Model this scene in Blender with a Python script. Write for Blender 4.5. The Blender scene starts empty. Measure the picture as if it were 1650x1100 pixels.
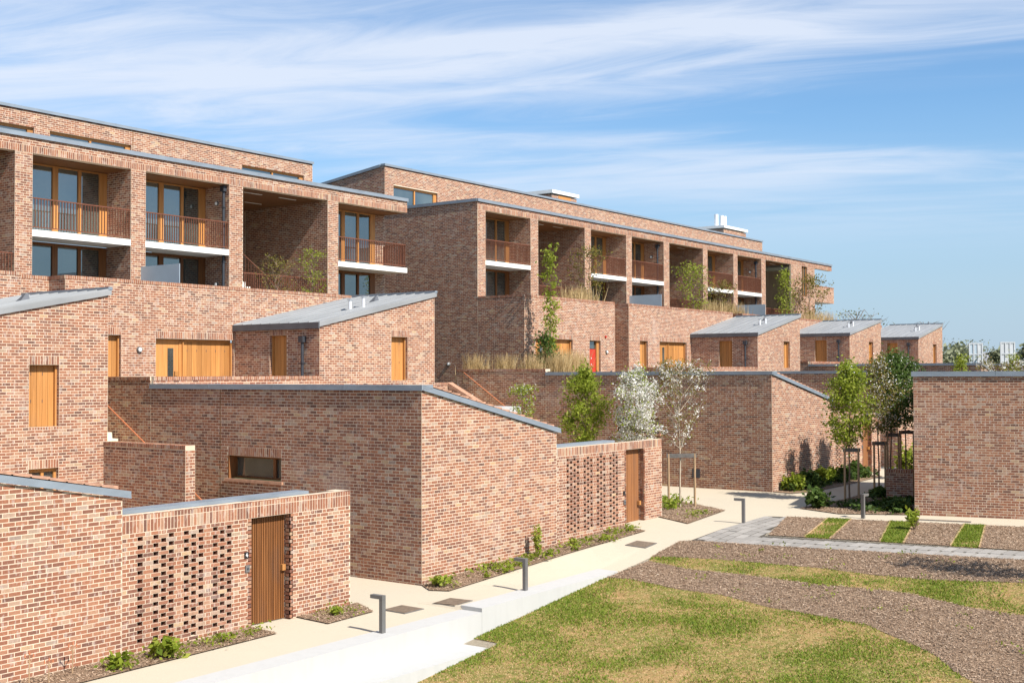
import bpy, bmesh, math, random
import numpy as np
from mathutils import Vector, Matrix, noise as mnoise
R = math.radians
random.seed(7); rng = np.random.default_rng(7)
S = bpy.context.scene
COL = S.collection
# ------------------------------------------------------------------ camera
# world: X runs along the street, Y into the buildings, Z up (path level near the first gate = 0)
YAW, PITCH, ROLL = R(36.0), R(1.5), R(-.18)
CAMPOS = Vector((0, -18.1, 4.9))
FPX = 1960.0
def _cam_axes():
    s, c, sp, cp = math.sin(ROLL), math.cos(ROLL), math.sin(PITCH), math.cos(PITCH)
    m = lambda a: Vector((math.sin(YAW)*a[0]+math.cos(YAW)*a[1], -math.cos(YAW)*a[0]+math.sin(YAW)*a[1], a[2]))
    return m((c, -sp*s, cp*s)), m((-s, -sp*c, cp*c)), m((0, cp, sp))
CR, CU, CF = _cam_axes()
cd = bpy.data.cameras.new('camera'); cam = bpy.data.objects.new('camera', cd); COL.objects.link(cam)
cd.sensor_width = 36; cd.sensor_fit = 'HORIZONTAL'; cd.lens = 36*FPX/1650
cd.clip_start = .1; cd.clip_end = 3000
cam.matrix_world = Matrix(((CR.x, CU.x, -CF.x, CAMPOS.x), (CR.y, CU.y, -CF.y, CAMPOS.y), (CR.z, CU.z, -CF.z, CAMPOS.z), (0, 0, 0, 1)))
S.camera = cam
# ------------------------------------------------------------------ sun, sky, exposure
SUNDIR = Vector((.135, 1.0, -1.02)).normalized()          # direction the light travels
SUN_EL = math.asin(-SUNDIR.z); SUN_AZ = math.atan2(-SUNDIR.x, -SUNDIR.y)
ld = bpy.data.lights.new('sun', 'SUN'); ld.energy = 4.95; ld.angle = R(.53); ld.color = (1, .945, .87)
sun = bpy.data.objects.new('sun', ld); COL.objects.link(sun); sun.location = (-20, -60, 60)
sun.rotation_euler = SUNDIR.to_track_quat('-Z', 'Y').to_euler()
S.view_settings.view_transform = 'Standard'; S.view_settings.look = 'None'
S.view_settings.gamma = 1; S.view_settings.use_curve_mapping = False
S.view_settings.exposure = .74
W_ = bpy.data.worlds.new('World'); S.world = W_; W_.use_nodes = True
def world():
    nt = W_.node_tree; N = nt.nodes; L = nt.links; N.clear()
    out = N.new('ShaderNodeOutputWorld'); bg = N.new('ShaderNodeBackground')
    sky = N.new('ShaderNodeTexSky'); sky.sky_type = 'NISHITA'; sky.sun_disc = False
    sky.sun_elevation = SUN_EL; sky.sun_rotation = SUN_AZ
    sky.altitude = 50; sky.air_density = 1.0; sky.dust_density = .6; sky.ozone_density = 2.2
    bg.inputs['Strength'].default_value = .068
    tc = N.new('ShaderNodeTexCoord'); sep = N.new('ShaderNodeSeparateXYZ'); L.new(tc.outputs['Generated'], sep.inputs[0])
    def M(op, a, b=None, c=None):
        n = N.new('ShaderNodeMath'); n.operation = op
        for i, x in enumerate((a, b, c)):
            if x is None: continue
            if isinstance(x, (int, float)): n.inputs[i].default_value = x
            else: L.new(x, n.inputs[i])
        return n.outputs[0]
    zz = M('MAXIMUM', sep.outputs['Z'], .012)
    px = M('DIVIDE', sep.outputs['X'], M('ADD', zz, .03)); py = M('DIVIDE', sep.outputs['Y'], M('ADD', zz, .03))
    # plane of the cirrus layer, turned so the streaks lie across the street
    cy, sy = math.cos(CLOUD_ROT), math.sin(CLOUD_ROT)
    a = M('ADD', M('MULTIPLY', px, cy), M('MULTIPLY', py, sy)); b = M('SUBTRACT', M('MULTIPLY', py, cy), M('MULTIPLY', px, sy))
    def noi(sa, sb, off, sc, det, rough, dist):
        cb = N.new('ShaderNodeCombineXYZ'); L.new(M('ADD', M('MULTIPLY', a, sa), off[0]), cb.inputs[0]); L.new(M('ADD', M('MULTIPLY', b, sb), off[1]), cb.inputs[1])
        cb.inputs[2].default_value = off[2]
        n = N.new('ShaderNodeTexNoise'); n.inputs['Scale'].default_value = sc; n.inputs['Detail'].default_value = det
        n.inputs['Roughness'].default_value = rough; n.inputs['Distortion'].default_value = dist
        L.new(cb.outputs[0], n.inputs['Vector']); return n.outputs['Fac']
    big = noi(.32, 1.0, CLOUD_OFF, .62, 3, .5, .5)
    fib = noi(.5, 1.3, (3.1, 7.7, 2.2), 2.2, 7, .62, 1.3)
    v = M('ADD', M('MULTIPLY', big, .86), M('MULTIPLY', fib, .26))
    mr = N.new('ShaderNodeMapRange'); mr.interpolation_type = 'SMOOTHSTEP'
    mr.inputs['From Min'].default_value = .46; mr.inputs['From Max'].default_value = .70; L.new(v, mr.inputs['Value'])
    # thin towards the horizon
    fade = N.new('ShaderNodeMapRange'); fade.interpolation_type = 'SMOOTHSTEP'
    fade.inputs['From Min'].default_value = .075; fade.inputs['From Max'].default_value = .2; L.new(sep.outputs['Z'], fade.inputs['Value'])
    fac = M('MULTIPLY', M('MULTIPLY', mr.outputs[0], fade.outputs[0]), .8)
    veil = N.new('ShaderNodeMapRange'); veil.inputs['From Min'].default_value = .35; veil.inputs['From Max'].default_value = .65
    veil.inputs['To Max'].default_value = .16; L.new(big, veil.inputs['Value'])
    fac = M('MINIMUM', M('ADD', fac, M('MULTIPLY', veil.outputs[0], fade.outputs[0])), .85)
    hz = N.new('ShaderNodeMapRange'); hz.interpolation_type = 'SMOOTHSTEP'
    hz.inputs['From Min'].default_value = .24; hz.inputs['From Max'].default_value = 0.0; hz.inputs['To Max'].default_value = .85
    L.new(sep.outputs['Z'], hz.inputs['Value'])
    mh = N.new('ShaderNodeMix'); mh.data_type = 'RGBA'; L.new(hz.outputs[0], mh.inputs['Factor']); tint = N.new('ShaderNodeMix'); tint.data_type = 'RGBA'; tint.blend_type = 'MULTIPLY'; tint.inputs['Factor'].default_value = 1; L.new(sky.outputs[0], tint.inputs['A']); tint.inputs['B'].default_value = (.95, 1.26, 1.46, 1); L.new(tint.outputs['Result'], mh.inputs['A']); mh.inputs['B'].default_value = (4.1, 5.3, 6.7, 1)
    mx = N.new('ShaderNodeMix'); mx.data_type = 'RGBA'; L.new(fac, mx.inputs['Factor'])
    L.new(mh.outputs['Result'], mx.inputs['A']); mx.inputs['B'].default_value = (7.2, 7.8, 8.9, 1)
    L.new(mx.outputs['Result'], bg.inputs['Color']); L.new(bg.outputs[0], out.inputs[0])
CLOUD_ROT = R(36-90-16); CLOUD_OFF = (9.1, 4.4, 1.9)
world()
# ------------------------------------------------------------------ materials
def newmat(name):
    m = bpy.data.materials.new(name); m.use_nodes = True
    return m, m.node_tree.nodes, m.node_tree.links, m.node_tree.nodes['Principled BSDF']
def ramp(N, stops, interp='LINEAR'):
    r = N.new('ShaderNodeValToRGB'); cr = r.color_ramp; cr.interpolation = interp
    while len(cr.elements) > 1: cr.elements.remove(cr.elements[-1])
    cr.elements[0].position = stops[0][0]; cr.elements[0].color = (*stops[0][1], 1)
    for p, c in stops[1:]:
        e = cr.elements.new(p); e.color = (*c, 1)
    return r
def noisen(N, L, scale, detail=4, rough=.55, vec=None, dist=0):
    n = N.new('ShaderNodeTexNoise'); n.inputs['Scale'].default_value = scale; n.inputs['Detail'].default_value = detail
    n.inputs['Roughness'].default_value = rough; n.inputs['Distortion'].default_value = dist
    if vec is not None: L.new(vec, n.inputs['Vector'])
    return n
def maprange(N, L, v, a, b, c=0., d=1.):
    n = N.new('ShaderNodeMapRange'); n.inputs['From Min'].default_value = a; n.inputs['From Max'].default_value = b
    n.inputs['To Min'].default_value = c; n.inputs['To Max'].default_value = d; L.new(v, n.inputs['Value']); return n.outputs[0]
def mixc(N, L, f, a, b, mode='MIX'):
    n = N.new('ShaderNodeMix'); n.data_type = 'RGBA'; n.blend_type = mode
    for s, x in (('Factor', f), ('A', a), ('B', b)):
        if isinstance(x, (int, float)): n.inputs[s].default_value = x
        elif isinstance(x, tuple): n.inputs[s].default_value = (*x, 1)
        else: L.new(x, n.inputs[s])
    return n.outputs['Result']
def scaled(N, L, vec, s):
    n = N.new('ShaderNodeVectorMath'); n.operation = 'MULTIPLY'; L.new(vec, n.inputs[0]); n.inputs[1].default_value = s; return n.outputs[0]
def bump(N, L, P, h, strength, dist):
    b = N.new('ShaderNodeBump'); b.inputs['Strength'].default_value = strength; b.inputs['Distance'].default_value = dist
    L.new(h, b.inputs['Height']); L.new(b.outputs[0], P.inputs['Normal'])
BRICK_STOPS = [(0, (0.128, 0.067, 0.050)), (.05, (0.168, 0.078, 0.054)), (.2, (0.204, 0.088, 0.056)), (.4, (0.245, 0.103, 0.061)), (.6, (0.281, 0.119, 0.068)),
               (.76, (0.311, 0.143, 0.084)), (.86, (0.337, 0.182, 0.113)), (.93, (0.357, 0.227, 0.153)), (.965, (0.316, 0.237, 0.188)), (.985, (0.418, 0.273, 0.148)), (1, (0.255, 0.192, 0.158))]
def brick_mat(name, per_object):
    m, N, L, P = newmat(name)
    geo = N.new('ShaderNodeNewGeometry'); pos = geo.outputs['Position']
    if per_object: src = N.new('ShaderNodeObjectInfo').outputs['Random']
    else:
        at = N.new('ShaderNodeAttribute'); at.attribute_name = 'tone'; src = at.outputs['Fac']
    base = ramp(N, BRICK_STOPS); L.new(src, base.inputs[0])
    # kiss marks: pale smears across single bricks; fired streaks; lime bloom in drifts over the wall
    kiss = noisen(N, L, 1, 2, .5, scaled(N, L, pos, (13, 13, 5)))
    kf = maprange(N, L, kiss.outputs['Fac'], .57, .64, 0, .5)
    c = mixc(N, L, kf, base.outputs[0], (.42, .335, .29))
    dk = noisen(N, L, 1, 3, .6, scaled(N, L, pos, (9, 9, 16)))
    c = mixc(N, L, maprange(N, L, dk.outputs['Fac'], .58, .72, 0, .55), c, (.15, .08, .065))
    bl = noisen(N, L, .55, 6, .68, pos)
    sp = noisen(N, L, 26, 3, .7, pos)
    bf = maprange(N, L, bl.outputs['Fac'], .58, .78, 0, .42)
    c = mixc(N, L, bf, c, (.56, .49, .44))
    st = noisen(N, L, 1, 4, .6, scaled(N, L, pos, (1.6, 1.6, .22)))
    c = mixc(N, L, maprange(N, L, st.outputs['Fac'], .52, .78, 0, .25), c, (.16, .105, .08))
    g = maprange(N, L, sp.outputs['Fac'], .25, .75, .8, 1.2)
    c = mixc(N, L, 1.0, c, g, 'MULTIPLY')
    L.new(c, P.inputs['Base Color']); P.inputs['Roughness'].default_value = .9; P.inputs['Specular IOR Level'].default_value = .2
    fine = noisen(N, L, 70, 3, .6, pos); bump(N, L, P, fine.outputs['Fac'], .5, .004)
    return m
M = {}
M['brick'] = brick_mat('brick_clay', False); M['brick1'] = brick_mat('brick_clay_single', True)
def simple(name, col, rough=.7, metal=0., var=.12, scale=3., col2=None, spec=.35, bmp=0, bscale=30, stretch=(1, 1, 1), detail=5):
    m, N, L, P = newmat(name)
    geo = N.new('ShaderNodeNewGeometry'); v = scaled(N, L, geo.outputs['Position'], stretch)
    n = noisen(N, L, scale, detail, .6, v)
    if col2 is None: col2 = tuple(min(1, x*(1+2*var)) for x in col); col = tuple(x*(1-var) for x in col)
    c = mixc(N, L, maprange(N, L, n.outputs['Fac'], .3, .7), col, col2)
    L.new(c, P.inputs['Base Color']); P.inputs['Roughness'].default_value = rough; P.inputs['Metallic'].default_value = metal
    P.inputs['Specular IOR Level'].default_value = spec
    if bmp:
        n2 = noisen(N, L, bscale, 4, .6, v); bump(N, L, P, n2.outputs['Fac'], bmp, .006)
    M[name] = m; return m
simple('mortar', (.50, .40, .30), .95, scale=1, col2=(.65, .53, .395), bmp=.25, bscale=60, spec=.15, stretch=(1.6, 1.6, .5), detail=6)
simple('zinc', (.215, .25, .285), .5, .25, .10, 1.5, stretch=(1, 1, 3), bmp=.05, bscale=4)
simple('zinc_roof', (.255, .262, .265), .55, .15, .10, 1.2, stretch=(.4, 3, 1))
simple('zinc_dark', (.10, .105, .115), .55, .3, .12, 2)
simple('steel_grey', (.16, .155, .15), .5, .3, .06, 3)
simple('pipe_dark', (.045, .05, .06), .45, .2, .1, 3)
simple('rust_rail', (.15, .055, .03), .6, .1, .15, 8)
simple('copper_rail', (.42, .15, .07), .45, .2, .1, 8)
def concrete():
    m, N, L, P = newmat('white_concrete'); geo = N.new('ShaderNodeNewGeometry'); pos = geo.outputs['Position']
    a = noisen(N, L, 1, 5, .65, scaled(N, L, pos, (5, 5, .7))); b = noisen(N, L, .9, 5, .6, pos)
    c = mixc(N, L, maprange(N, L, a.outputs['Fac'], .48, .8, 0, .5), (.435, .43, .41), (.37, .365, .345))
    c = mixc(N, L, maprange(N, L, b.outputs['Fac'], .5, .8, 0, .4), c, (.395, .385, .36))
    L.new(c, P.inputs['Base Color']); P.inputs['Roughness'].default_value = .8; P.inputs['Specular IOR Level'].default_value = .2
    bump(N, L, P, b.outputs['Fac'], .15, .01); M['white_concrete'] = m
concrete()
simple('slab_white', (.72, .71, .67), .75, 0, .05, 1.3, spec=.2)
simple('stone_step', (.62, .56, .44), .85, 0, .08, 4, spec=.2)
simple('clay_tile', (.36, .20, .13), .85, 0, .2, 9, spec=.2)
simple('paver_grey', (.40, .40, .40), .85, 0, .1, 7, bmp=.2, bscale=50, spec=.25)
simple('frosted', (.34, .41, .47), .35, 0, .05, 1, spec=.5)
simple('white_metal', (.72, .74, .76), .4, .2, .04, 3)
simple('far_white', (.42, .44, .46), .6, 0, .08, 1)
simple('lamp_white', (.8, .8, .78), .3, 0, .02, 3, spec=.6)
simple('black_plate', (.02, .02, .022), .35, 0, .02, 3, spec=.5)
simple('red_paint', (.42, .035, .02), .45, 0, .05, 3)
simple('roofing', (.2, .2, .2), .8, 0, .1, 1)
simple('bark', (.16, .11, .075), .9, 0, .25, 6, bmp=.5, bscale=18, stretch=(3, 3, .7))
simple('pale_bark', (.33, .27, .2), .9, 0, .25, 6, bmp=.4, bscale=18, stretch=(3, 3, .7))
simple('stake_wood', (.30, .2, .115), .85, 0, .2, 6, stretch=(6, 6, .6))
simple('cap_wood', (.11, .1, .09), .85, 0, .2, 6)
simple('edging', (.42, .28, .15), .8, 0, .15, 5)
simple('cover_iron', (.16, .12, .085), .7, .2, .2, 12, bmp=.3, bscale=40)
simple('soffit_dark', (.16, .085, .035), .7, 0, .1, 3, stretch=(.5, 8, 8))
simple('straw', (.50, .36, .17), .85, 0, .25, 5, spec=.2)
simple('far_wall', (.3, .3, .31), .9, 0, .05, .2)
def timber(name, c1, c2, fine=.35, rough=.55):
    m, N, L, P = newmat(name)
    geo = N.new('ShaderNodeNewGeometry'); oi = N.new('ShaderNodeObjectInfo')
    ad = N.new('ShaderNodeVectorMath'); ad.operation = 'ADD'; L.new(geo.outputs['Position'], ad.inputs[0])
    cb = N.new('ShaderNodeCombineXYZ'); mu = N.new('ShaderNodeMath'); mu.operation = 'MULTIPLY'; L.new(oi.outputs['Random'], mu.inputs[0]); mu.inputs[1].default_value = 40
    L.new(mu.outputs[0], cb.inputs[2]); L.new(cb.outputs[0], ad.inputs[1])
    n = noisen(N, L, 1, 5, .6, scaled(N, L, ad.outputs[0], (24, 24, .9)), .4)
    c = mixc(N, L, maprange(N, L, n.outputs['Fac'], .3, .7), c1, c2)
    w2 = noisen(N, L, 1, 4, .6, scaled(N, L, geo.outputs['Position'], (3, 3, .8)))
    c = mixc(N, L, maprange(N, L, w2.outputs['Fac'], .52, .75, 0, .45), c, tuple(x*.55+.04 for x in c1))
    tone = maprange(N, L, oi.outputs['Random'], 0, 1, .8, 1.2)
    c = mixc(N, L, 1.0, c, tone, 'MULTIPLY')
    L.new(c, P.inputs['Base Color']); P.inputs['Roughness'].default_value = rough; P.inputs['Specular IOR Level'].default_value = .3
    bump(N, L, P, n.outputs['Fac'], .15, .003); M[name] = m
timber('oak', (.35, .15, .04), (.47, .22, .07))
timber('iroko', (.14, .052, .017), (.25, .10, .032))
timber('iroko_red', (.22, .09, .035), (.30, .13, .05))
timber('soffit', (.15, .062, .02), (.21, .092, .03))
def glassmat():
    m, N, L, P = newmat('window_glass')
    for n in list(N):
        if n.type != 'OUTPUT_MATERIAL': N.remove(n)
    out = [n for n in N if n.type == 'OUTPUT_MATERIAL'][0]
    d = N.new('ShaderNodeBsdfDiffuse'); g = N.new('ShaderNodeBsdfGlossy'); mx = N.new('ShaderNodeMixShader')
    geo = N.new('ShaderNodeNewGeometry'); n = noisen(N, L, .6, 2, .5, geo.outputs['Position'])
    c = mixc(N, L, maprange(N, L, n.outputs['Fac'], .35, .65), (.025, .03, .03), (.09, .10, .085)); L.new(c, d.inputs['Color'])
    g.inputs['Roughness'].default_value = .015; g.inputs['Color'].default_value = (.85, .93, .95, 1)
    lw = N.new('ShaderNodeFresnel'); lw.inputs['IOR'].default_value = 2.9
    L.new(lw.outputs[0], mx.inputs[0]); L.new(d.outputs[0], mx.inputs[1]); L.new(g.outputs[0], mx.inputs[2]); L.new(mx.outputs[0], out.inputs[0])
    M['glass'] = m
glassmat()
def leafmat(name, stops, trans=.35):
    m, N, L, P = newmat(name)
    at = N.new('ShaderNodeAttribute'); at.attribute_name = 'tone'
    r = ramp(N, stops); L.new(at.outputs['Fac'], r.inputs[0]); L.new(r.outputs[0], P.inputs['Base Color'])
    P.inputs['Roughness'].default_value = .6; P.inputs['Specular IOR Level'].default_value = .25
    t = N.new('ShaderNodeBsdfTranslucent'); L.new(r.outputs[0], t.inputs['Color'])
    mx = N.new('ShaderNodeMixShader'); mx.inputs[0].default_value = trans
    out = [n for n in N if n.type == 'OUTPUT_MATERIAL'][0]
    L.new(P.outputs[0], mx.inputs[1]); L.new(t.outputs[0], mx.inputs[2]); L.new(mx.outputs[0], out.inputs[0]); M[name] = m
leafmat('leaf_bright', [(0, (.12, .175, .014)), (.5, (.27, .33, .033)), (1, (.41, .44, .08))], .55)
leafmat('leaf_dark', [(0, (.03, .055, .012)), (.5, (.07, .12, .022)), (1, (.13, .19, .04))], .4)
leafmat('leaf_bronze', [(0, (.09, .09, .015)), (.5, (.19, .18, .03)), (1, (.23, .15, .04))], .4)
leafmat('blossom', [(0, (.55, .53, .42)), (.5, (.72, .70, .64)), (1, (.80, .79, .76))], .3)
leafmat('grass_blade', [(0, (.09, .15, .014)), (.35, (.175, .245, .022)), (.6, (.27, .29, .045)), (.8, (.40, .29, .12)), (1, (.58, .43, .22))], .3)
leafmat('straw_blade', [(0, (.30, .20, .085)), (.5, (.50, .36, .17)), (1, (.62, .49, .27))], .3)
leafmat('chip', [(0, (.075, .045, .027)), (.2, (.20, .125, .078)), (.6, (.345, .24, .16)), (.88, (.46, .35, .25)), (1, (.57, .47, .37))], .0)
leafmat('hazed_leaf', [(0, (.15, .17, .09)), (.5, (.24, .26, .15)), (1, (.33, .34, .22))], .3)  # distance haze put into the leaf colour, paler and greyer
def resin():
    m, N, L, P = newmat('resin_gravel'); geo = N.new('ShaderNodeNewGeometry')
    a = noisen(N, L, 120, 2, .7, geo.outputs['Position']); b = noisen(N, L, .8, 5, .6, geo.outputs['Position'])
    c = mixc(N, L, maprange(N, L, a.outputs['Fac'], .32, .68), (.36, .30, .215), (.56, .505, .40))
    c = mixc(N, L, maprange(N, L, b.outputs['Fac'], .35, .7), c, (.48, .415, .315))
    L.new(c, P.inputs['Base Color']); P.inputs['Roughness'].default_value = .9; P.inputs['Specular IOR Level'].default_value = .2
    bump(N, L, P, a.outputs['Fac'], .35, .006); M['resin'] = m
resin()
def lawnmat():
    m, N, L, P = newmat('lawn_turf'); geo = N.new('ShaderNodeNewGeometry'); pos = geo.outputs['Position']
    a = noisen(N, L, .5, 5, .6, pos); b = noisen(N, L, 7, 7, .75, pos); f = noisen(N, L, 60, 3, .7, pos)
    w = N.new('ShaderNodeMath'); w.operation = 'ADD'; L.new(maprange(N, L, a.outputs['Fac'], 0, 1, 0, .35), w.inputs[0]); L.new(maprange(N, L, b.outputs['Fac'], 0, 1, 0, .65), w.inputs[1])
    gr = mixc(N, L, maprange(N, L, f.outputs['Fac'], .3, .7), (.075, .10, .016), (.20, .21, .04))
    so = mixc(N, L, maprange(N, L, f.outputs['Fac'], .3, .7), (.26, .15, .06), (.46, .30, .14))
    c = mixc(N, L, maprange(N, L, w.outputs[0], .42, .56), gr, so)
    L.new(c, P.inputs['Base Color']); P.inputs['Roughness'].default_value = .95; P.inputs['Specular IOR Level'].default_value = .15
    bump(N, L, P, f.outputs['Fac'], .8, .02); M['lawn'] = m
lawnmat()
def mulchmat():
    m, N, L, P = newmat('bark_bed'); geo = N.new('ShaderNodeNewGeometry'); pos = geo.outputs['Position']
    f = noisen(N, L, 38, 5, .75, pos); a = noisen(N, L, 1.2, 4, .6, pos)
    r = ramp(N, [(.25, (.095, .06, .038)), (.45, (.235, .155, .10)), (.6, (.34, .24, .16)), (.75, (.46, .35, .25))]); L.new(f.outputs['Fac'], r.inputs[0])
    c = mixc(N, L, maprange(N, L, a.outputs['Fac'], .4, .7, 0, .35), r.outputs[0], (.13, .095, .07))
    L.new(c, P.inputs['Base Color']); P.inputs['Roughness'].default_value = .95; P.inputs['Specular IOR Level'].default_value = .15
    bump(N, L, P, f.outputs['Fac'], 1, .03); M['mulch'] = m
mulchmat()
simple('soil', (.17, .13, .08), .95, 0, .25, 1.1, col2=(.10, .12, .045), spec=.1)
# ------------------------------------------------------------------ object helpers
WL = {}
def link(o, parent=None, wl=(0, 0, 0)):
    COL.objects.link(o); wl = Vector(wl)
    if parent is not None:
        o.parent = parent; o.location = wl - WL[parent]
    else: o.location = wl
    WL[o] = wl; return o
def thing(name, label, cat, loc=(0, 0, 0), group=None):
    o = bpy.data.objects.new(name, None); o.empty_display_size = .3
    o['label'] = label; o['category'] = cat
    if group: o['group'] = group
    return link(o, None, loc)
def tag(o, label=None, cat=None, group=None, kind=None):
    for k, v in (('label', label), ('category', cat), ('group', group), ('kind', kind)):
        if v: o[k] = v
    return o
class Frame:      # wall frame: a along d, n along outward normal, z up
    def __init__(s, org, d, n): s.o = Vector((org[0], org[1], 0)); s.d = Vector((d[0], d[1], 0)).normalized(); s.n = Vector((n[0], n[1], 0)).normalized()
    def p(s, a, n, z): q = s.o + s.d*a + s.n*n; return (q.x, q.y, z)
def FY(y): return Frame((0, y), (1, 0), (0, -1))       # faces the lawn, a = X
def FX(x): return Frame((x, 0), (0, 1), (-1, 0))       # faces back along the street, a = Y
class MB:
    def __init__(s): s.v = []; s.f = []; s.t = []
    def quad(s, *p, t=0.): i = len(s.v); s.v += [tuple(q) for q in p]; s.f.append(tuple(range(i, i+len(p)))); s.t.append(t); return s
    def hexa(s, b, t, tone=0.):    # bottom 4, top 4
        i = len(s.v); s.v += [tuple(q) for q in b] + [tuple(q) for q in t]
        for f in ((3, 2, 1, 0), (4, 5, 6, 7), (0, 1, 5, 4), (1, 2, 6, 5), (2, 3, 7, 6), (3, 0, 4, 7)): s.f.append(tuple(i+k for k in f)); s.t.append(tone)
        return s
    def box(s, x0, x1, y0, y1, z0, z1, tone=0.):
        return s.hexa([(x0, y0, z0), (x1, y0, z0), (x1, y1, z0), (x0, y1, z0)], [(x0, y0, z1), (x1, y0, z1), (x1, y1, z1), (x0, y1, z1)], tone)
    def fbox(s, F, a0, a1, n0, n1, z0, z1, z1b=None, z0b=None, tone=0.):
        zb = z1 if z1b is None else z1b; z0b = z0 if z0b is None else z0b
        return s.hexa([F.p(a0, n0, z0), F.p(a1, n0, z0b), F.p(a1, n1, z0b), F.p(a0, n1, z0)], [F.p(a0, n0, z1), F.p(a1, n0, zb), F.p(a1, n1, zb), F.p(a0, n1, z1)], tone)
    def tube(s, p0, p1, r0, r1=None, seg=8, caps=True, tone=0.):
        p0 = Vector(p0); p1 = Vector(p1); r1 = r0 if r1 is None else r1
        d = (p1-p0).normalized(); u = d.orthogonal().normalized(); w = d.cross(u); i = len(s.v)
        for q, r in ((p0, r0), (p1, r1)):
            for k in range(seg):
                a = 2*math.pi*k/seg; s.v.append(tuple(q + u*(r*math.cos(a)) + w*(r*math.sin(a))))
        for k in range(seg): k2 = (k+1) % seg; s.f.append((i+k, i+k2, i+seg+k2, i+seg+k)); s.t.append(tone)
        if caps: s.f.append(tuple(i+k for k in range(seg))[::-1]); s.f.append(tuple(i+seg+k for k in range(seg))); s.t += [tone, tone]
        return s
    def build(s, name, mat, parent=None, kind=None, smooth=False, tones=False):
        v = np.array(s.v, float)
        o0 = Vector(((v[:, 0].min()+v[:, 0].max())/2, (v[:, 1].min()+v[:, 1].max())/2, v[:, 2].min()))
        v = v - np.array(o0); me = bpy.data.meshes.new(name); me.from_pydata(v.tolist(), [], s.f)
        bm = bmesh.new(); bm.from_mesh(me); bmesh.ops.recalc_face_normals(bm, faces=bm.faces); bm.to_mesh(me); bm.free()
        if tones:
            at = me.attributes.new('tone', 'FLOAT', 'FACE'); at.data.foreach_set('value', np.array(s.t, np.float32))
        me.materials.append(M[mat] if isinstance(mat, str) else mat)
        if smooth: me.polygons.foreach_set('use_smooth', [True]*len(me.polygons))
        o = bpy.data.objects.new(name, me); link(o, parent, o0)
        if kind: o['kind'] = kind
        return o
def fastmesh(name, v, nface, tone, mat, parent=None, kind=None, per=4, origin=None):
    """v: (n,per,3) array of separate polygons"""
    v = np.asarray(v, np.float32).reshape(-1, 3)
    o0 = np.array([(v[:, 0].min()+v[:, 0].max())/2, (v[:, 1].min()+v[:, 1].max())/2, v[:, 2].min()]) if origin is None else np.array(origin)
    v = v - o0.astype(np.float32); me = bpy.data.meshes.new(name)
    me.vertices.add(len(v)); me.vertices.foreach_set('co', v.ravel())
    me.loops.add(nface*per); me.loops.foreach_set('vertex_index', np.arange(nface*per, dtype=np.int32))
    me.polygons.add(nface); me.polygons.foreach_set('loop_start', np.arange(0, nface*per, per, dtype=np.int32)); me.polygons.foreach_set('loop_total', np.full(nface, per, np.int32))
    me.update(calc_edges=True); me.validate()
    at = me.attributes.new('tone', 'FLOAT', 'FACE'); at.data.foreach_set('value', np.asarray(tone, np.float32))
    me.materials.append(M[mat]); o = bpy.data.objects.new(name, me); link(o, parent, o0)
    if kind: o['kind'] = kind
    return o
# ------------------------------------------------------------------ brickwork
BR = {}      # thing -> list of (frame, a0, a1, z0, zl, zr, full)
def bk(T): return BR.setdefault(T, [])
def sub(av, lo, hi):
    out = []
    for a, b in av:
        if hi <= a or lo >= b: out.append((a, b)); continue
        if lo > a: out.append((a, lo))
        if hi < b: out.append((hi, b))
    return out
def bricks(T, F, a0, a1, z0, zt, holes=(), soldiers=(), bond='s', pa=None, panel=None, zref=None):
    """zt = top height or (height at a0, height at a1); panel = (origin a, set of header columns, z0, z1)"""
    L = bk(T); zl, zr = (zt, zt) if not isinstance(zt, tuple) else zt
    top = lambda a: zl + (zr-zl)*(a-a0)/(a1-a0)
    zref = z0 if zref is None else zref
    r = math.floor((z0-zref)/.075+1e-6); mx = max(zl, zr)
    while zref + r*.075 < mx - .02:
        zb = zref + r*.075
        av = [(a0, a1)]
        for h in list(holes)+list(soldiers):
            if min(h[3], zb+.075)-max(h[2], zb) > .03: av = sub(av, h[0], h[1])
        cells = []
        if bond == 's':
            st = (pa if pa is not None else a0) + (r % 2)*.1125; k = math.floor((a0-st)/.225)
            p = st + k*.225
            while p < a1: cells.append((p, p+.225, False)); p += .225
        else:
            st = pa + (r % 2)*.17; k = math.floor((a0-st)/.34)-1; c = st + k*.34
            while c < a1+.4:
                col = round((c-pa)/.17)
                void = panel is not None and col in panel[1] and panel[2]-.02 < zb < panel[3]-.02
                if not void: cells.append((c-.0565, c+.0565, True))
                cells.append((c+.0565, c+.2835, False)); c += .34
        for lo, hi, hd in cells:
            for a, b in av:
                x0 = max(lo, a)+.0075; x1 = min(hi, b)-.0075
                if x1-x0 < .03: continue
                b0 = max(zb+.0075, z0); tl = min(zb+.0675, top(x0)); tr = min(zb+.0675, top(x1))
                if min(tl, tr)-b0 < .012: continue
                full = 0
                if abs(tl-zb-.0675) < 1e-4 and abs(tr-zb-.0675) < 1e-4 and b0 == zb+.0075:
                    full = 1 if abs(x1-x0-.21) < .005 else 2 if abs(x1-x0-.098) < .004 else 0
                L.append((F, x0, x1, b0, tl, tr, full))
        r += 1
    for (s0, s1, q0, q1) in soldiers:
        n = max(1, round((s1-s0)/.075)); w = (s1-s0)/n
        for k in range(n):
            L.append((F, s0+k*w+.0065, s0+(k+1)*w-.0065, q0+.006, q1-.006, q1-.006, 3 if abs(q1-q0-.225) < .002 and abs(w-.075) < .0022 else 0))
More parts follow.
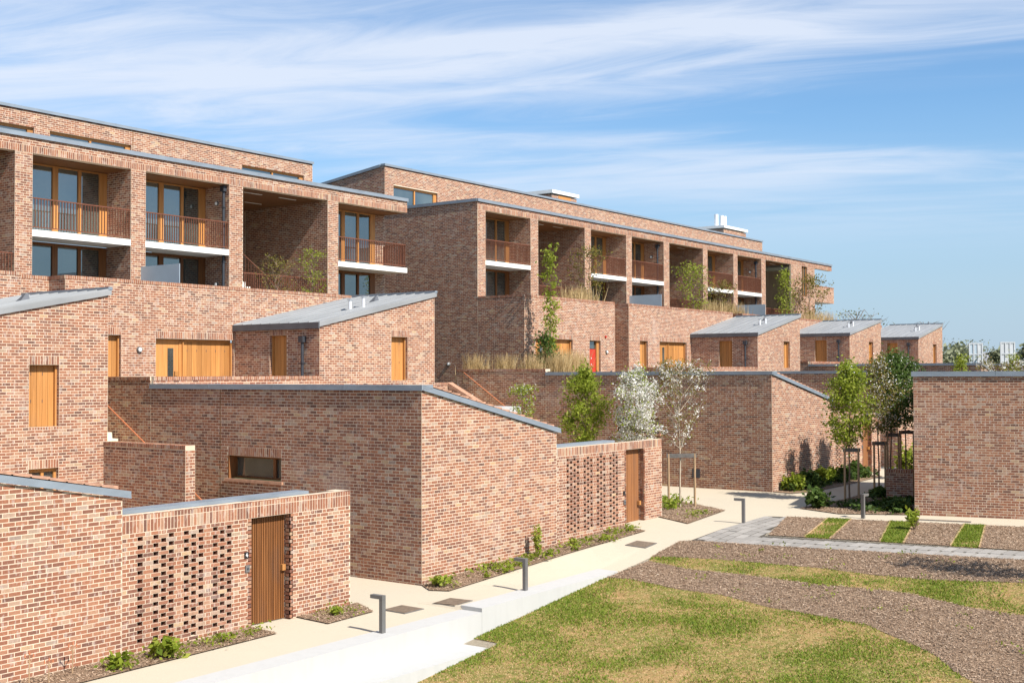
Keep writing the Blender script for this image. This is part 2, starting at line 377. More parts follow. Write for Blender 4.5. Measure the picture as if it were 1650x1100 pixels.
def core(T, F, a0, a1, z0, zt, holes=(), th=.12, name='wall', mat='mortar', n_off=0., extra=None):
    zl, zr = (zt, zt) if not isinstance(zt, tuple) else zt
    top = lambda a: zl + (zr-zl)*(a-a0)/(a1-a0)
    a0_ = a0+.004
    xs = sorted({a0_, a1, *[min(max(x, a0_), a1) for h in holes for x in h[:2]]}); big = max(zl, zr)
    zs = sorted({z0, big, *[min(max(z, z0), big) for h in holes for z in h[2:]]}); m = MB()
    for i in range(len(xs)-1):
        if xs[i+1]-xs[i] < 1e-4: continue
        for j in range(len(zs)-1):
            if zs[j+1]-zs[j] < 1e-4: continue
            cx = (xs[i]+xs[i+1])/2; cz = (zs[j]+zs[j+1])/2
            if any(h[0] < cx < h[1] and h[2] < cz < h[3] for h in holes): continue
            t0 = min(zs[j+1], top(xs[i])); t1 = min(zs[j+1], top(xs[i+1]))
            if t0 <= zs[j]+1e-4 and t1 <= zs[j]+1e-4: continue
            m.fbox(F, xs[i], xs[i+1], n_off, n_off-th, zs[j], max(t0, zs[j]), max(t1, zs[j]))
    if extra: extra(m)
    return m.build(name, mat, T)
def wall(T, F, a0, a1, z0, zt, holes=(), soldiers=(), th=.12, bond='s', pa=None, zref=None, reveal=True, name='wall', rdepth=.1):
    o = core(T, F, a0, a1, z0, zt, holes, th, name)
    bricks(T, F, a0, a1, z0, zt, holes, soldiers, bond, pa, None, zref)
    if reveal:      # brick jamb on the far side of each opening that the street can see
        for h in holes:
            for (aa, sgn) in ((h[1], -1), (h[0], 1)):
                J = Frame(F.p(aa, 0, 0)[:2], -F.n, F.d*sgn); bricks(T, J, 0, rdepth, h[2], h[3], zref=zref if zref is not None else z0)
    return o
def sn(z, zr): return zr+round((z-zr)/.075)*.075
def sol_over(h, hh=.225, ext=.0):
    return (h[0]-ext, h[1]+ext, h[3], h[3]+hh)
def coping(T, F, a0, a1, z, depth=.33, proud=.02, h=.105):
    """brick-on-edge coping; bricks are boxes across the whole wall"""
    n = max(1, round((a1-a0)/.075)); w = (a1-a0)/n; m = MB()
    m.fbox(F, a0, a1, proud-.004, -depth+.004, z, z+h-.004)
    m.build('coping_bed', 'mortar', T)
    b = MB()
    for k in range(n): b.fbox(F, a0+k*w+.007, a0+(k+1)*w-.007, proud, -depth, z+.004, z+h+random.uniform(-.003, .003), tone=.15+random.random()*.8)
    o = b.build('coping', 'brick', T, tones=True); o['kind'] = 'stuff'; return o
def zinc_cap(T, F, a0, a1, z, h=.12, over=.05, depth=.42, name='zinc_coping', z2=None, mat='zinc'):
    m = MB(); z2 = z if z2 is None else z2
    m.fbox(F, a0, a1, over, over-depth, z-h, z, z2, z2-h)
    m.fbox(F, a0, a1, over+.008, over-.004, z-h-.012, z-h+.012, z2-h+.012, z2-h-.012)   # drip
    n = max(1, int((a1-a0)/2.0))
    for k in range(1, n):
        a = a0+(a1-a0)*k/n; zz = z+(z2-z)*k/n; m.fbox(F, a-.012, a+.012, over+.004, over-depth, zz-h, zz+.006)
    return m.build(name, mat, T)
# ------------------------------------------------------------------ window / door / railing parts
def glazing(T, F, a0, a1, z0, z1, cuts, fw=.08, rec=.05, mat='oak', name='window', zcuts=(), head=.1, right=None):
    """timber frame with panes; cuts = list of (from,to) mullions"""
    m = MB(); r = right or fw
    m.fbox(F, a0, a1, 0, -.09, z1-head, z1); m.fbox(F, a0, a1, 0, -.09, z0, z0+.06)
    m.fbox(F, a0, a0+fw, 0, -.09, z0+.06, z1-head); m.fbox(F, a1-r, a1, 0, -.09, z0+.06, z1-head)
    for c0, c1 in cuts: m.fbox(F, c0, c1, 0, -.09, z0+.06, z1-head)
    f = m.build(name, mat, T)
    ed = [a0+fw] + [x for c in cuts for x in c] + [a1-r]
    for i in range(0, len(ed), 2):
        if ed[i+1]-ed[i] < .03: continue
        MB().fbox(F, ed[i], ed[i+1], -rec, -rec-.02, z0+.06, z1-head).build('pane', 'glass', f)
    return f
def boards(T, F, a0, a1, z0, z1, n, name='shutter', mat='oak', slots=True, back=.0, th=.03, frame=True, piece='board'):
    """boarded shutter or door: frame plus single boards"""
    m = MB()
    m.fbox(F, a0, a1, back-th-.004, back-th-.05, z0, z1)
    if frame: m.fbox(F, a1-.045, a1+.02, back+.075, back-th-.004, z0, z1-.004); m.fbox(F, a0-.03, a0+.004, back+.075, back-th-.004, z0, z1-.004)
    r = m.build(name, mat, T); e = a1-.045 if frame else a1; w = (e-a0)/n; zt = z1
    for k in range(n):
        MB().fbox(F, a0+k*w+.004, a0+(k+1)*w-.004, back+random.uniform(-.003, .003), back-th, z0, zt-.003).build(piece, mat, r)
    if slots:
        for k in range(n-1):
            if k % 2: continue
            a = a0+(k+1)*w
            for zz in (z0+(z1-z0)*.42, z0+(z1-z0)*.86): MB().fbox(F, a-.008, a+.008, back+.006, back-.01, zz-.05, zz+.03).build('vent_slot', 'pipe_dark', r)
    return r
def railing(T, F, a0, a1, z0, z1, single=True, pitch=.105, mat='rust_rail', returns=()):
    m = MB(); m.fbox(F, a0, a1, .025, -.025, z1-.035, z1); m.fbox(F, a0, a1, .012, -.012, z0, z0+.03)
    r = m.build('railing', mat, T); n = int((a1-a0)/pitch); b = MB(); sm = None
    for k in range(n+1):
        a = a0+.03+(a1-a0-.06)*k/n
        if single:
            if sm is None:
                o = MB().fbox(F, a-.008, a+.008, .018, -.018, z0+.03, z1-.035).build('baluster', mat, r); sm = o
            else:
                c = bpy.data.objects.new('baluster', sm.data); p = WL[sm]+F.d*(a-(a0+.03)); link(c, r, p)
        else: b.fbox(F, a-.008, a+.008, .018, -.018, z0+.03, z1-.035)
    if not single: o = b.build('balusters', mat, r); o['kind'] = 'stuff'
    return r
def wall_light(T, F, a, z):
    m = MB(); m.tube(F.p(a, .0, z), F.p(a, .07, z), .1, .085, 14); o = m.build('wall_light', 'steel_grey', T)
    MB().tube(F.p(a, .066, z), F.p(a, .085, z), .066, .05, 14).build('lamp_glass', 'lamp_white', o); return o
def downpipe(T, F, a, z0, z1):
    m = MB(); m.tube(F.p(a, .08, z0), F.p(a, .08, z1-.1), .05, .05, 10); m.fbox(F, a-.1, a+.1, .17, .01, z1-.2, z1)
    for zz in np.arange(z0+.3, z1-.3, 1.0): m.fbox(F, a-.065, a+.065, .14, 0, zz, zz+.03)
    return m.build('downpipe', 'pipe_dark', T)
# ------------------------------------------------------------------ ground
def zg(X): return float(np.interp(X, [0, 20, 31, 41, 60], [-.1, 0, .55, .64, .66]))
def zw(X): return float(np.interp(X, [0, 20, 20.06, 25.5, 29.04], [-.05, -.02, .05, .10, .452]))
def hl(X): return min(.104*(max(X, 11)-17)-.8, zg(X))
def H(X, Y):
    if X >= 29.04 or Y >= -1: return zg(X)
    if Y >= -2.2: t = (-1-Y)/1.2; return zg(X)*(1-t)+zw(X)*t
    if Y >= -2.75: t = (-2.2-Y)/.55; return zw(X)*(1-t)+hl(X)*t
    return hl(X)
def sheet(name, poly, off, mat, kind='structure', cut=1.0, jit=0., parent=None):
    bm = bmesh.new(); f = bm.faces.new([bm.verts.new((x, y, 0)) for x, y in poly])
    bmesh.ops.triangulate(bm, faces=[f]) if len(poly) > 4 else None
    xs = [p[0] for p in poly]; ys = [p[1] for p in poly]
    cuts = [(x, 0) for x in np.arange(math.ceil(min(xs)), max(xs), cut)] + [(29.04, 0), (20.06, 0), (25.5, 0)]
    cy = [y for y in np.arange(math.ceil(min(ys)), max(ys), cut)] + [-2.2, -2.75]
    for x, _ in cuts:
        if min(xs) < x < max(xs): bmesh.ops.bisect_plane(bm, geom=bm.verts[:]+bm.edges[:]+bm.faces[:], plane_co=(x, 0, 0), plane_no=(1, 0, 0))
    for y in cy:
        if min(ys) < y < max(ys): bmesh.ops.bisect_plane(bm, geom=bm.verts[:]+bm.edges[:]+bm.faces[:], plane_co=(0, y, 0), plane_no=(0, 1, 0))
    for v in bm.verts: v.co.z = H(v.co.x, v.co.y) + off
    bmesh.ops.recalc_face_normals(bm, faces=bm.faces)
    if sum(f.normal.z for f in bm.faces) < 0: bmesh.ops.reverse_faces(bm, faces=bm.faces)
    me = bpy.data.meshes.new(name); bm.to_mesh(me); bm.free(); me.materials.append(M[mat])
    o = bpy.data.objects.new(name, me); link(o, parent)
    if kind: o['kind'] = kind
    return o
def ground():
    xs = sorted(set([-900, -300, -100, -40, -10] + list(range(0, 70, 1)) + [29.04, 20.06, 25.5] + [80, 100, 150, 300, 900, 1500]))
    ys = sorted(set([-900, -300, -100, -50] + list(range(-30, 20, 1)) + [-2.2, -2.75] + [30, 60, 150, 400, 1200]))
    v = [(x, y, H(x, y)-.03) for x in xs for y in ys]; n = len(ys)
    f = [(i*n+j, (i+1)*n+j, (i+1)*n+j+1, i*n+j+1) for i in range(len(xs)-1) for j in range(n-1)]
    me = bpy.data.meshes.new('ground'); me.from_pydata(v, [], f); me.materials.append(M['soil'])
    o = bpy.data.objects.new('ground', me); link(o); o['kind'] = 'structure'
ground()
sheet('path', [(5, -2.2), (25.4, -2.2), (25.5, -2.74), (28.9, -2.64), (29.2, -2.95), (34.35, -2.75), (34.75, -5), (35.75, -10), (36.6, -16), (39.0, -16), (37.0, -6.1), (60, -3), (60, 15.0), (5, 15.0)], -.012, 'resin')
LAWN = [(8, -3.42), (19.74, -3.42), (19.78, -2.72), (24.9, -2.72), (25.0, -3.3), (24.84, -4.04), (24.64, -4.85), (24.59, -5.94), (24.11, -7.28), (24.0, -8.01), (23.84, -8.91), (23.71, -9.56), (23.26, -10.17), (22.9, -10.71), (22.43, -11.27), (21.74, -11.79), (21.2, -12.4), (20.2, -14.5), (8, -14.5)]
sheet('lawn', LAWN, .0, 'lawn')
MULCH2 = [(25.0, -3.3), (24.9, -2.76), (26.7, -2.9), (26.5, -3.6), (26.33, -4.19), (26.33, -5.89), (26.17, -7.34), (26.25, -8.85), (26.2, -9.61), (25.88, -10.42), (25.65, -10.94), (25.5, -12.1), (25, -15), (20.2, -15), (20.2, -14.5), (21.2, -12.4), (21.74, -11.79), (22.43, -11.27), (22.9, -10.71), (23.26, -10.17), (23.71, -9.56), (23.84, -8.91), (24.0, -8.01), (24.11, -7.28), (24.59, -5.94), (24.64, -4.85), (24.84, -4.04)]
sheet('mulch_bed', MULCH2, .005, 'mulch')
STRIP = [(26.7, -2.9), (27.1, -2.75), (27.25, -3.3), (27.45, -4.45), (27.48, -5.95), (27.54, -7.0), (27.38, -8.47), (27.43, -9.72), (27.9, -11.49), (28.0, -15), (25, -15), (25.5, -12.1), (25.65, -10.94), (25.88, -10.42), (26.2, -9.61), (26.25, -8.85), (26.17, -7.34), (26.33, -5.89), (26.33, -4.19), (26.5, -3.6)]
sheet('grass_strip', STRIP, .0, 'lawn')
MULCH1 = [(27.1, -2.75), (28.85, -2.62), (29.05, -3.0), (29.3, -5.77), (30.12, -10.99), (30.8, -15), (28.0, -15), (27.9, -11.49), (27.43, -9.72), (27.38, -8.47), (27.54, -7.0), (27.48, -5.95), (27.45, -4.45), (27.25, -3.3)]
sheet('mulch_bed', MULCH1, .005, 'mulch')
PAVE = [(28.95, -2.85), (34.3, -2.72), (34.42, -3.3), (30.5, -4.3), (31.2, -10.8), (31.9, -16), (30.9, -16), (30.1, -10.99), (29.3, -5.77)]
simple('joint_sand', (.075, .065, .05), .95)
paved = sheet('paved_path', PAVE, -.001, 'joint_sand')
BED0 = [(6, 0), (6, -1.0), (11.82, -.94), (16.17, -.82), (16.27, 0)]
BED0B = [(17.45, 0), (17.35, -1.0), (18.75, -.92), (19.25, 0)]
BED1 = [(21.38, 0), (21.05, -.5), (21.2, -.95), (26, -.92), (29.8, -1.05), (30.25, 0)]
BED3 = [(32.4, 0), (31.45, -1.5), (34.9, -1.0), (36.6, 1.7), (34.6, 2.6), (32.6, 1.2)]
BED2 = [(40.75, 0), (40.6, -.75), (41.3, -1.15), (45, -1.2), (49.4, -1.0), (49.6, 0)]
BED4 = [(36.6, -2.75), (35.9, -4.3), (36.75, -6.1), (37.1, -6.35), (45, -4.9), (49, -3.6), (48, -2.6), (43.5, -3.0), (40, -3.0)]
for b in (BED0, BED0B, BED1, BED3, BED2, BED4): sheet('planting_bed', b, .012, 'mulch')
Q = [(-4.36, -3.24), (-5.33, -4.42), (-6.0, -5.08), (-7.28, -6.17), (-7.87, -6.82), (-9.0, -8.14), (-9.68, -8.68), (-10.9, -9.9), (-11.5, -10.5), (-12.8, -11.8), (-13.4, -12.4)]
def qx(i, far): y = Q[i][far]; return (34.45 + (-3.24-y)*.205, y) if far else (30.62+(-4.36-y)*.115, y)
STRIPS = []
for i in range(len(Q)-1):
    poly = [qx(i, 0), qx(i, 1), qx(i+1, 1), qx(i+1, 0)]
    sheet('mulch_strip' if i % 2 == 0 else 'grass_strip', poly, .008 if i % 2 == 0 else .0, 'mulch' if i % 2 == 0 else 'lawn'); STRIPS.append(poly)
m = MB()
for i in range(1, len(Q)-1):
    (x0, y0), (x1, y1) = qx(i, 0), qx(i, 1); m.hexa([(x0, y0-.02, zg(x0)-.05), (x1, y1-.02, zg(x1)-.05), (x1, y1+.02, zg(x1)-.05), (x0, y0+.02, zg(x0)-.05)], [(x0, y0-.02, zg(x0)+.03), (x1, y1-.02, zg(x1)+.03), (x1, y1+.02, zg(x1)+.03), (x0, y0+.02, zg(x0)+.03)])
e_ = m.build('bed_edging', 'edging'); e_['kind'] = 'structure'
def pavers():
    pm = {}
    def put(cx, cy, l, w, ang):
        key = (round(l, 2), round(w, 2))
        if key not in pm:
            me = bpy.data.meshes.new('paver'); b = MB().box(-l/2+.014, l/2-.014, -w/2+.014, w/2-.014, -.06, 0)
            me.from_pydata(b.v, [], b.f); me.materials.append(M['paver1']); pm[key] = me
        o = bpy.data.objects.new('paver', pm[key]); link(o, paved, (cx, cy, zg(cx)+.004+random.uniform(-.001, .002))); o.rotation_euler = (math.atan(0), -math.atan(.05 if cx < 31 else .009), ang)
    # long row
    y = -3.9; 
    while y > -15.8:
        t = -y
        x0 = np.interp(t, [2.85, 5.77, 10.99, 16], [28.98, 29.32, 30.12, 30.9])
        for k in range(2): put(x0+.29+.55*k, y, .55, .275, R(-8.5))
        y -= .275*1.0
    # block beside the cream path
    for r in range(6):
        a0 = (28.75+r*.12, -3.05-r*.27); n = 10
        for k in range(n):
            x = a0[0]+.25+k*.55+(r % 2)*.25; y = a0[1]+(x-a0[0])*.055-.02
            if x < 29.1+(-2.9-y)*.15: continue
            lim = 30.5+ (y+4.3)*3.92
            if y < -4.3+ (x-30.5)*.255 and x > 30.4: continue
            if x > 34.2: continue
            put(x, y, .55, .275, R(3.2))
m_, N_, L_, P_ = newmat('paver_grey_single'); oi_ = N_.new('ShaderNodeObjectInfo'); g_ = N_.new('ShaderNodeNewGeometry'); n_ = noisen(N_, L_, 40, 4, .7, g_.outputs['Position'])
c_ = mixc(N_, L_, maprange(N_, L_, n_.outputs['Fac'], .3, .7), (.25, .232, .208), (.33, .308, .28)); c_ = mixc(N_, L_, 1., c_, maprange(N_, L_, oi_.outputs['Random'], 0, 1, .86, 1.14), 'MULTIPLY')
L_.new(c_, P_.inputs['Base Color']); P_.inputs['Roughness'].default_value = .9; P_.inputs['Specular IOR Level'].default_value = .08; M['paver1'] = m_
pavers()
# ------------------------------------------------------------------ courtyard houses
def roof_tiles(T, X0, x1, y0, y1, zh, zl):
    n = 15; dx = (x1-X0)/n; th = .03
    for k in range(n):
        za = zh+(zl-zh)*k/n; zb = zh+(zl-zh)*(k+1.12)/n; xa = X0+k*dx; xb = X0+(k+1.12)*dx
        MB().hexa([(xa, y0, za), (xb, y0, zb), (xb, y1, zb), (xa, y1, za)], [(xa, y0, za+th*.3), (xb, y0, zb+th*1.9), (xb, y1, zb+th*1.9), (xa, y1, za+th*.3)]).build('tile_course', 'clay_tile', T)
def zinc_roof(T, x0, x1, y0, y1, z0, z1, seams=9):
    """monopitch standing-seam roof rising along X, verge facing the street"""
    th = .12; e = .06; m = MB()
    m.hexa([(x0-e, y0-e, z0-.02), (x1+e, y0-e, z1-.02), (x1+e, y1, z1-.02), (x0-e, y1, z0-.02)], [(x0-e, y0-e, z0+th), (x1+e, y0-e, z1+th), (x1+e, y1, z1+th), (x0-e, y1, z0+th)])
    r = m.build('roof', 'zinc_roof', T)
    sl = (z1-z0)/(x1-x0+2*e)
    for k in range(seams+1):
        y = y0+(y1-y0)*k/seams - (e-.02 if k == 0 else 0)
        MB().hexa([(x0-e, y-.014, z0+th), (x1+e, y-.014, z1+th), (x1+e, y+.014, z1+th), (x0-e, y+.014, z0+th)], [(x0-e, y-.01, z0+th+.035), (x1+e, y-.01, z1+th+.035), (x1+e, y+.01, z1+th+.035), (x0-e, y+.01, z0+th+.035)]).build('seam', 'zinc_roof', r)
    MB().box(x0-e-.05, x0-e, y0-e, y1, z0-.08, z0+th+.005).build('gutter', 'zinc_dark', r)
    MB().box(x1+e-.1, x1+e+.03, y0-e, y1, z1+th-.02, z1+th+.07).build('ridge_capping', 'zinc', r)
    zr = lambda x: z0+th+(z1-z0)*(x-x0+e)/(x1-x0+2*e)
    for (fx, fy) in ((.42, .24), (.52, .22)):
        x = x0+(x1-x0)*fx; y = y0+(y1-y0)*fy; z = zr(x)
        v = MB(); v.tube((x, y, z-.05), (x, y, z+.3), .055, .055, 10); v.tube((x, y, z+.3), (x, y, z+.37), .06, .12, 10); v.build('flue', 'white_metal', r)
    x = x0+(x1-x0)*.73; y = y0+(y1-y0)*.36; z = zr(x)
    MB().hexa([(x-.2, y-.12, z-.03), (x+.1, y-.12, z), (x+.1, y+.12, z), (x-.2, y+.12, z-.03)], [(x+.04, y-.02, z+.22), (x+.1, y-.02, z+.22), (x+.1, y+.02, z+.22), (x+.04, y+.02, z+.22)]).build('roof_vent', 'zinc_dark', r)
    return r
def yard_wall(T, X0, zy, zb, cols, prow, gatez, gate_style, tops, plate=True):
    """front wall of the yard: gate, pierced screen, soldier top"""
    F = FY(0); a0 = X0+5.53; a1 = X0+11.25 if X0 > 10 else 19.02
    g0 = X0+9.14 if X0 > 10 else 16.26; g1 = g0+1.0; pa = cols[0]; z1p = prow[1]; z0p = prow[0]
    gate = (g0, g1, zb-.3, gatez); pr = (pa-.06, pa+.17*cols[2]+.06, z0p, z1p)
    th = .12
    core(T, F, a0, a1, zb-.3, zy, [gate, pr], th)
    MB().fbox(F, a0, a1, -.33, -.42, zb-.3, zy-.02).build('shade_painted_leaf', 'cover_iron', T)  # dark colour paints in the shade seen through the screen openings
    bb = MB(); m = MB()          # cap between the two leaves, and the open-work mortar beds
    m.fbox(F, a0, g0, -.12, -.33, zy-.2, zy-.02); m.fbox(F, g1, a1, -.12, -.33, zy-.2, zy-.02)
    nrow = round((z1p-z0p)/.075)
    for r in range(nrow):
        zb_ = z0p+r*.075; rr = round((zb_-prow[2])/.075); av = [(pr[0], pr[1])]
        for c in cols[1]:
            if c % 2 == rr % 2: av = sub(av, pa+c*.17-.058, pa+c*.17+.058)
        for lo, hi in av: m.fbox(F, lo, hi, 0, -.006, zb_+.002, zb_+.073); bb.fbox(F, lo, hi, -.0062, -.15, zb_, zb_+.075, tone=random.random()*.6)
    m.build('screen_mortar', 'mortar', T); bb.build('screen_brick', 'brick', T, 'stuff', tones=True)
    sols = []; z = zy
    for h in tops: sols.append((a0, a1, z-h, z)); z -= h
    bricks(T, F, a0, a1, zb-.3, zy, [gate], sols, 'f', pa, (pa, cols[1], z0p, z1p), zref=prow[2])
    J = Frame((g1, 0), (0, 1), (-1, 0)); bricks(T, J, 0, .22, zb-.2, gatez, zref=prow[2])
    MB().box(g1, g1+.1, .0, .33, zb-.3, gatez).build('gate_jamb', 'mortar', T)
    MB().box(g0-.1, g0, .0, .33, zb-.3, gatez).build('gate_jamb', 'mortar', T)
    MB().box(g0-.1, g1+.1, .125, .33, gatez, gatez+.2).build('gate_lintel', 'mortar', T)
    # end returns of the yard wall
    E = Frame((a1, 0), (0, 1), (1, 0)); core(T, E, .13, .42, zb-.3, zy-.003, th=.3, name='wall'); bricks(T, E, 0, .42, zb, zy, zref=prow[2])
    GF = FY(.16); gb = MB(); gb.fbox(GF, g0+.01, g1-.01, -.03, -.07, zb+.01, gatez-.02); G = gb.build('gate', 'pipe_dark' if gate_style == 'slat' else 'iroko_red', T)
    if gate_style == 'slat':
        n = 21; w = (g1-g0-.03)/n
        for k in range(n): MB().fbox(GF, g0+.015+k*w+.009, g0+.015+(k+1)*w-.009, .022+random.uniform(-.003, .003), -.03, zb+.015, gatez-.03).build('slat', 'iroko', G)
        MB().fbox(GF, g1-.12, g1-.03, .09, .014, zb+.98, zb+1.1).build('handle', 'oak', G)
    else:
        n = 9; w = (g1-g0-.03)/n
        for k in range(n): MB().fbox(GF, g0+.015+k*w+.002, g0+.015+(k+1)*w-.002, random.uniform(-.002, .006), -.03, zb+.015, gatez-.03).build('board', 'iroko_red', G)
        MB().fbox(GF, g1-.12, g1-.03, .09, .006, zb+.98, zb+1.1).build('handle', 'oak', G)
    zp = zb+1.42; ap = g0-.14
    pl = MB().fbox(F, ap-.05, ap+.05, .022, .0, zp-.06, zp+.06).build('number_plate', 'black_plate', T)
    if plate:      # the figure 4
        q = MB(); st = lambda p, r_: q.tube(F.p(ap+p[0], .024, zp+p[1]), F.p(ap+r_[0], .024, zp+r_[1]), .006, .006, 6)
        st((.008, .036), (-.022, -.012)); st((-.024, -.012), (.028, -.012)); st((.012, .012), (.012, -.038)); q.build('numeral', 'lamp_white', pl)
    ic = MB().fbox(F, ap-.03, ap+.07, .03, 0, zp-.33, zp-.2).build('door_bell', 'steel_grey', T)
    MB().tube(F.p(ap+.02, .03, zp-.265), F.p(ap+.02, .04, zp-.265), .022, .022, 10).build('bell_push', 'pipe_dark', ic)
def house(X0, zt, zl, zy, zb, label, cols=None, prow=None, gatez=None, style='slat', tops=(.1, .225), shed=True, shedz=(6.43, 7.67), par=4.84,
          side_win=None, side_len=14.0, detail=2, gend=5.53, shed_frames=True, plate=True, parapet_front=True, zside0=9.8):
    T = thing('courtyard_house', label, 'house', (X0+5.6, 0, zb), 'brick courtyard houses along the path')
    zf = zt-.12; zr_ = zb-.3
    if side_win: side_win = (side_win[0], side_win[1], sn(side_win[2], zr_), sn(side_win[3], zr_))
    F = FY(0); S_ = FX(X0)
    # front gable under the sloping verge
    wall(T, F, X0, X0+gend, zb-.3, (zf, zl-.12), zref=zb-.3)
    zinc_cap(T, F, X0, X0+gend+.15, zt, .115, .05, .34, 'verge', zl)
    # long side wall
    holes = [side_win] if side_win else []
    sols = [sol_over(side_win)] if side_win else []
    if side_win: sols.append((side_win[0]-.1, side_win[1]+.1, side_win[2]-.075, side_win[2]))
    bot = zb-.3
    wall(T, S_, 0, zside0, bot, zf, holes, sols, zref=bot, rdepth=.1)
    wall(T, S_, zside0, side_len, bot, par-.105, zref=bot)
    zinc_cap(T, S_, -.05, zside0, zt, .12, .05, .4, 'zinc_coping', mat='zinc')
    coping(T, S_, zside0+.01, side_len, par-.105)
    if side_win:
        a0, a1, w0, w1 = side_win
        MB().fbox(S_, a0-.08, a1+.08, .06, -.1, w0-.075, w0).build('sill', 'clay_tile', T)
        WF = Frame(S_.p(0, -.22, 0)[:2], S_.d, S_.n); glazing(T, WF, a0, a1, w0, w1, [(a0+.42, a0+.52)], .06, .05, 'iroko', head=.06)
        m = MB(); m.fbox(S_, a1-.03, a1+.02, -.0, -.22, w0, w1); m.fbox(S_, a0-.02, a0+.03, -.1, -.22, w0, w1); m.fbox(S_, a0, a1, -.1, -.22, w1-.03, w1+.02); m.build('window_lining', 'iroko', T)
    roof_tiles(T, X0+.42, X0+gend-.1, .03, 9.65, zt-.045, zl+.06)
    MB().box(X0+gend-.12, X0+gend, .12, 9.65, zb-.3, zl-.2).build('rear_wall', 'mortar', T)
    if cols: yard_wall(T, X0, zy, zb, cols, prow, gatez, style, tops, plate)
    # flat zinc-edged roof over part of the yard
    if cols and zb < .6: 
        m = MB(); m.box(X0+5.53, X0+(10.4 if X0 < 10 else 9.1), .36, .75, zy-.06, zy+.04); m.build('yard_gutter', 'zinc', T)
    if shed:
        sx0, sx1, y0, y1 = X0+6.43, X0+12.17, 9.7, 13.72; z0, z1 = shedz; d = z0-6.43
        w1 = (X0+9.86, X0+10.71, 4.70+d*.9-(.62 if X0 < 10 else 0), 6.17+d*.9-(.54 if X0 < 10 else 0)); w1 = (w1[0], w1[1], sn(w1[2], zr_), sn(w1[3], zr_)); low = (w1[0], w1[1], sn(1.0, zr_), sn(2.52, zr_))
        Fs = FY(y0); Ss = FX(sx0)
        hs = [w1, low] if X0 < 30 else [w1]
        wall(T, Fs, sx0, sx1, zb-.3 if X0 < 30 else 3.0, (z0, z1), hs, [sol_over(w) for w in hs] + [(w[0], w[1], w[2]-.075, w[2]) for w in hs], zref=zb-.3)
        boards(T, Frame((0, y0+.185), (1, 0), (0, -1)), w1[0], w1[1], w1[2], w1[3], 5 if X0 < 10 else 4, 'shutter')
        if X0 < 30: glazing(T, Frame((0, y0+.12), (1, 0), (0, -1)), low[0], low[1], low[2], low[3], [(low[0]+.42, low[0]+.5)], .07, .05, 'oak')
        door = (11.2, 12.0, par-.9, sn(6.18+d*.93, zr_))
        wall(T, Ss, y0, y1, 3.0, z0, [door], [sol_over(door)], zref=zb-.3)
        boards(T, Frame((sx0+.17, 0), (0, 1), (-1, 0)), door[0], door[1], door[2], door[3], 5, 'terrace_door', 'oak', False)
        downpipe(T, Ss, 10.4, par-.9, 6.12+d)
        MB().box(sx1-.12, sx1, y0+.12, y1, zb-.3, z1-.05).build('rear_wall', 'mortar', T)
        zinc_roof(T, sx0, sx1, y0, y1, z0, z1)
        # terrace parapet and deck
        wall(T, Fs, X0+.01, sx0, zl-.5, par-.105, zref=zb-.3); coping(T, Fs, X0+.02, sx0-.01, par-.105)
        MB().box(X0+.1, sx0-.01, y0+.15, y1-.01, par-1.1, par-.95).build('terrace_deck', 'paver_grey', T)
    return T
C0 = (13.66, {0, 2, 3, 4, 6, 7, 8, 10, 11, 12}, 12); C1 = (27.45, {0, 1, 2, 3, 5, 6, 7, 9, 10, 11, 13, 14, 15}, 15)
H0 = house(7.75, 3.90, 2.85, 2.42, -.02, 'nearest brick house, with dark slatted timber gate and number plate 4', C0, (.07, 2.02, -.305), 2.095, 'slat', (.1, .225), True, (5.87, 7.05), 4.3)
H1 = house(21.38, 4.64, 3.43, 2.90, .02, 'brick house with a red-brown boarded gate and long sloping zinc verge', C1, (.575, 2.60, -.325), 2.675, 'board', (.225,), True, (6.43, 7.67), 4.84, (4.62, 6.6, 2.21, 2.77), plate=False)
C2 = (46.85, {0, 1, 2, 3, 5, 6, 7, 9, 10, 11, 13}, 15)
H2 = house(40.73, 4.95, 3.88, 3.35, .64, 'brick house whose dark side wall stands behind the white blossom trees', C2, (.875, 2.9, -.175), 2.825, 'board', (.225,), False, par=5.08, side_win=(4.6, 6.5, 2.56, 3.18), gend=5.57, plate=False, side_len=14.4)
C3 = (60.5, {0, 1, 2, 3, 5, 6, 7, 9, 10, 11}, 15)
H3 = house(54.36, 4.97, 3.9, 3.4, .65, 'far brick house with first of the three zinc sheds, behind the staked trees', C3, (.925, 2.95, -.125), 2.875, 'board', (.225,), True, (6.93, 8.1), 5.2, plate=False)
H4 = house(68.0, 5.39, 4.3, 3.6, .66, 'far brick house with the middle one of the three zinc roofed sheds', None, None, None, 'board', (.225,), True, (7.26, 8.28), 5.55)
H5 = house(81.63, 5.42, 4.35, 3.6, .66, 'farthest brick house with the rightmost small zinc roofed shed', None, None, None, 'board', (.225,), True, (7.32, 8.43), 5.6)
# small extra fittings
MB().fbox(FX(40.73), 2.88, 3.2, .012, 0, 1.0, 1.33).build('vent_grille', 'pipe_dark', H2)
def stairs(T, x0, x1, y0, z0, n, rise, going, rail_x, rail_z=.92):
    for k in range(n):
        MB().box(x0, x1, y0+k*going, y0+(k+1)*going+.02, z0+k*rise-.3, z0+(k+1)*rise).build('step', 'stone_step', T)
    m = MB(); p0 = (rail_x, y0-.2, z0+rail_z-.1); p1 = (rail_x, y0+n*going+.2, z0+n*rise+rail_z)
    m.tube(p0, p1, .022, .022, 8)
    for t in (.12, .4, .68, .93):
        q = Vector(p0).lerp(Vector(p1), t); m.tube(q, (q.x+.08, q.y, q.z-.05), .01, .01, 6)
    m.build('handrail', 'copper_rail', T)
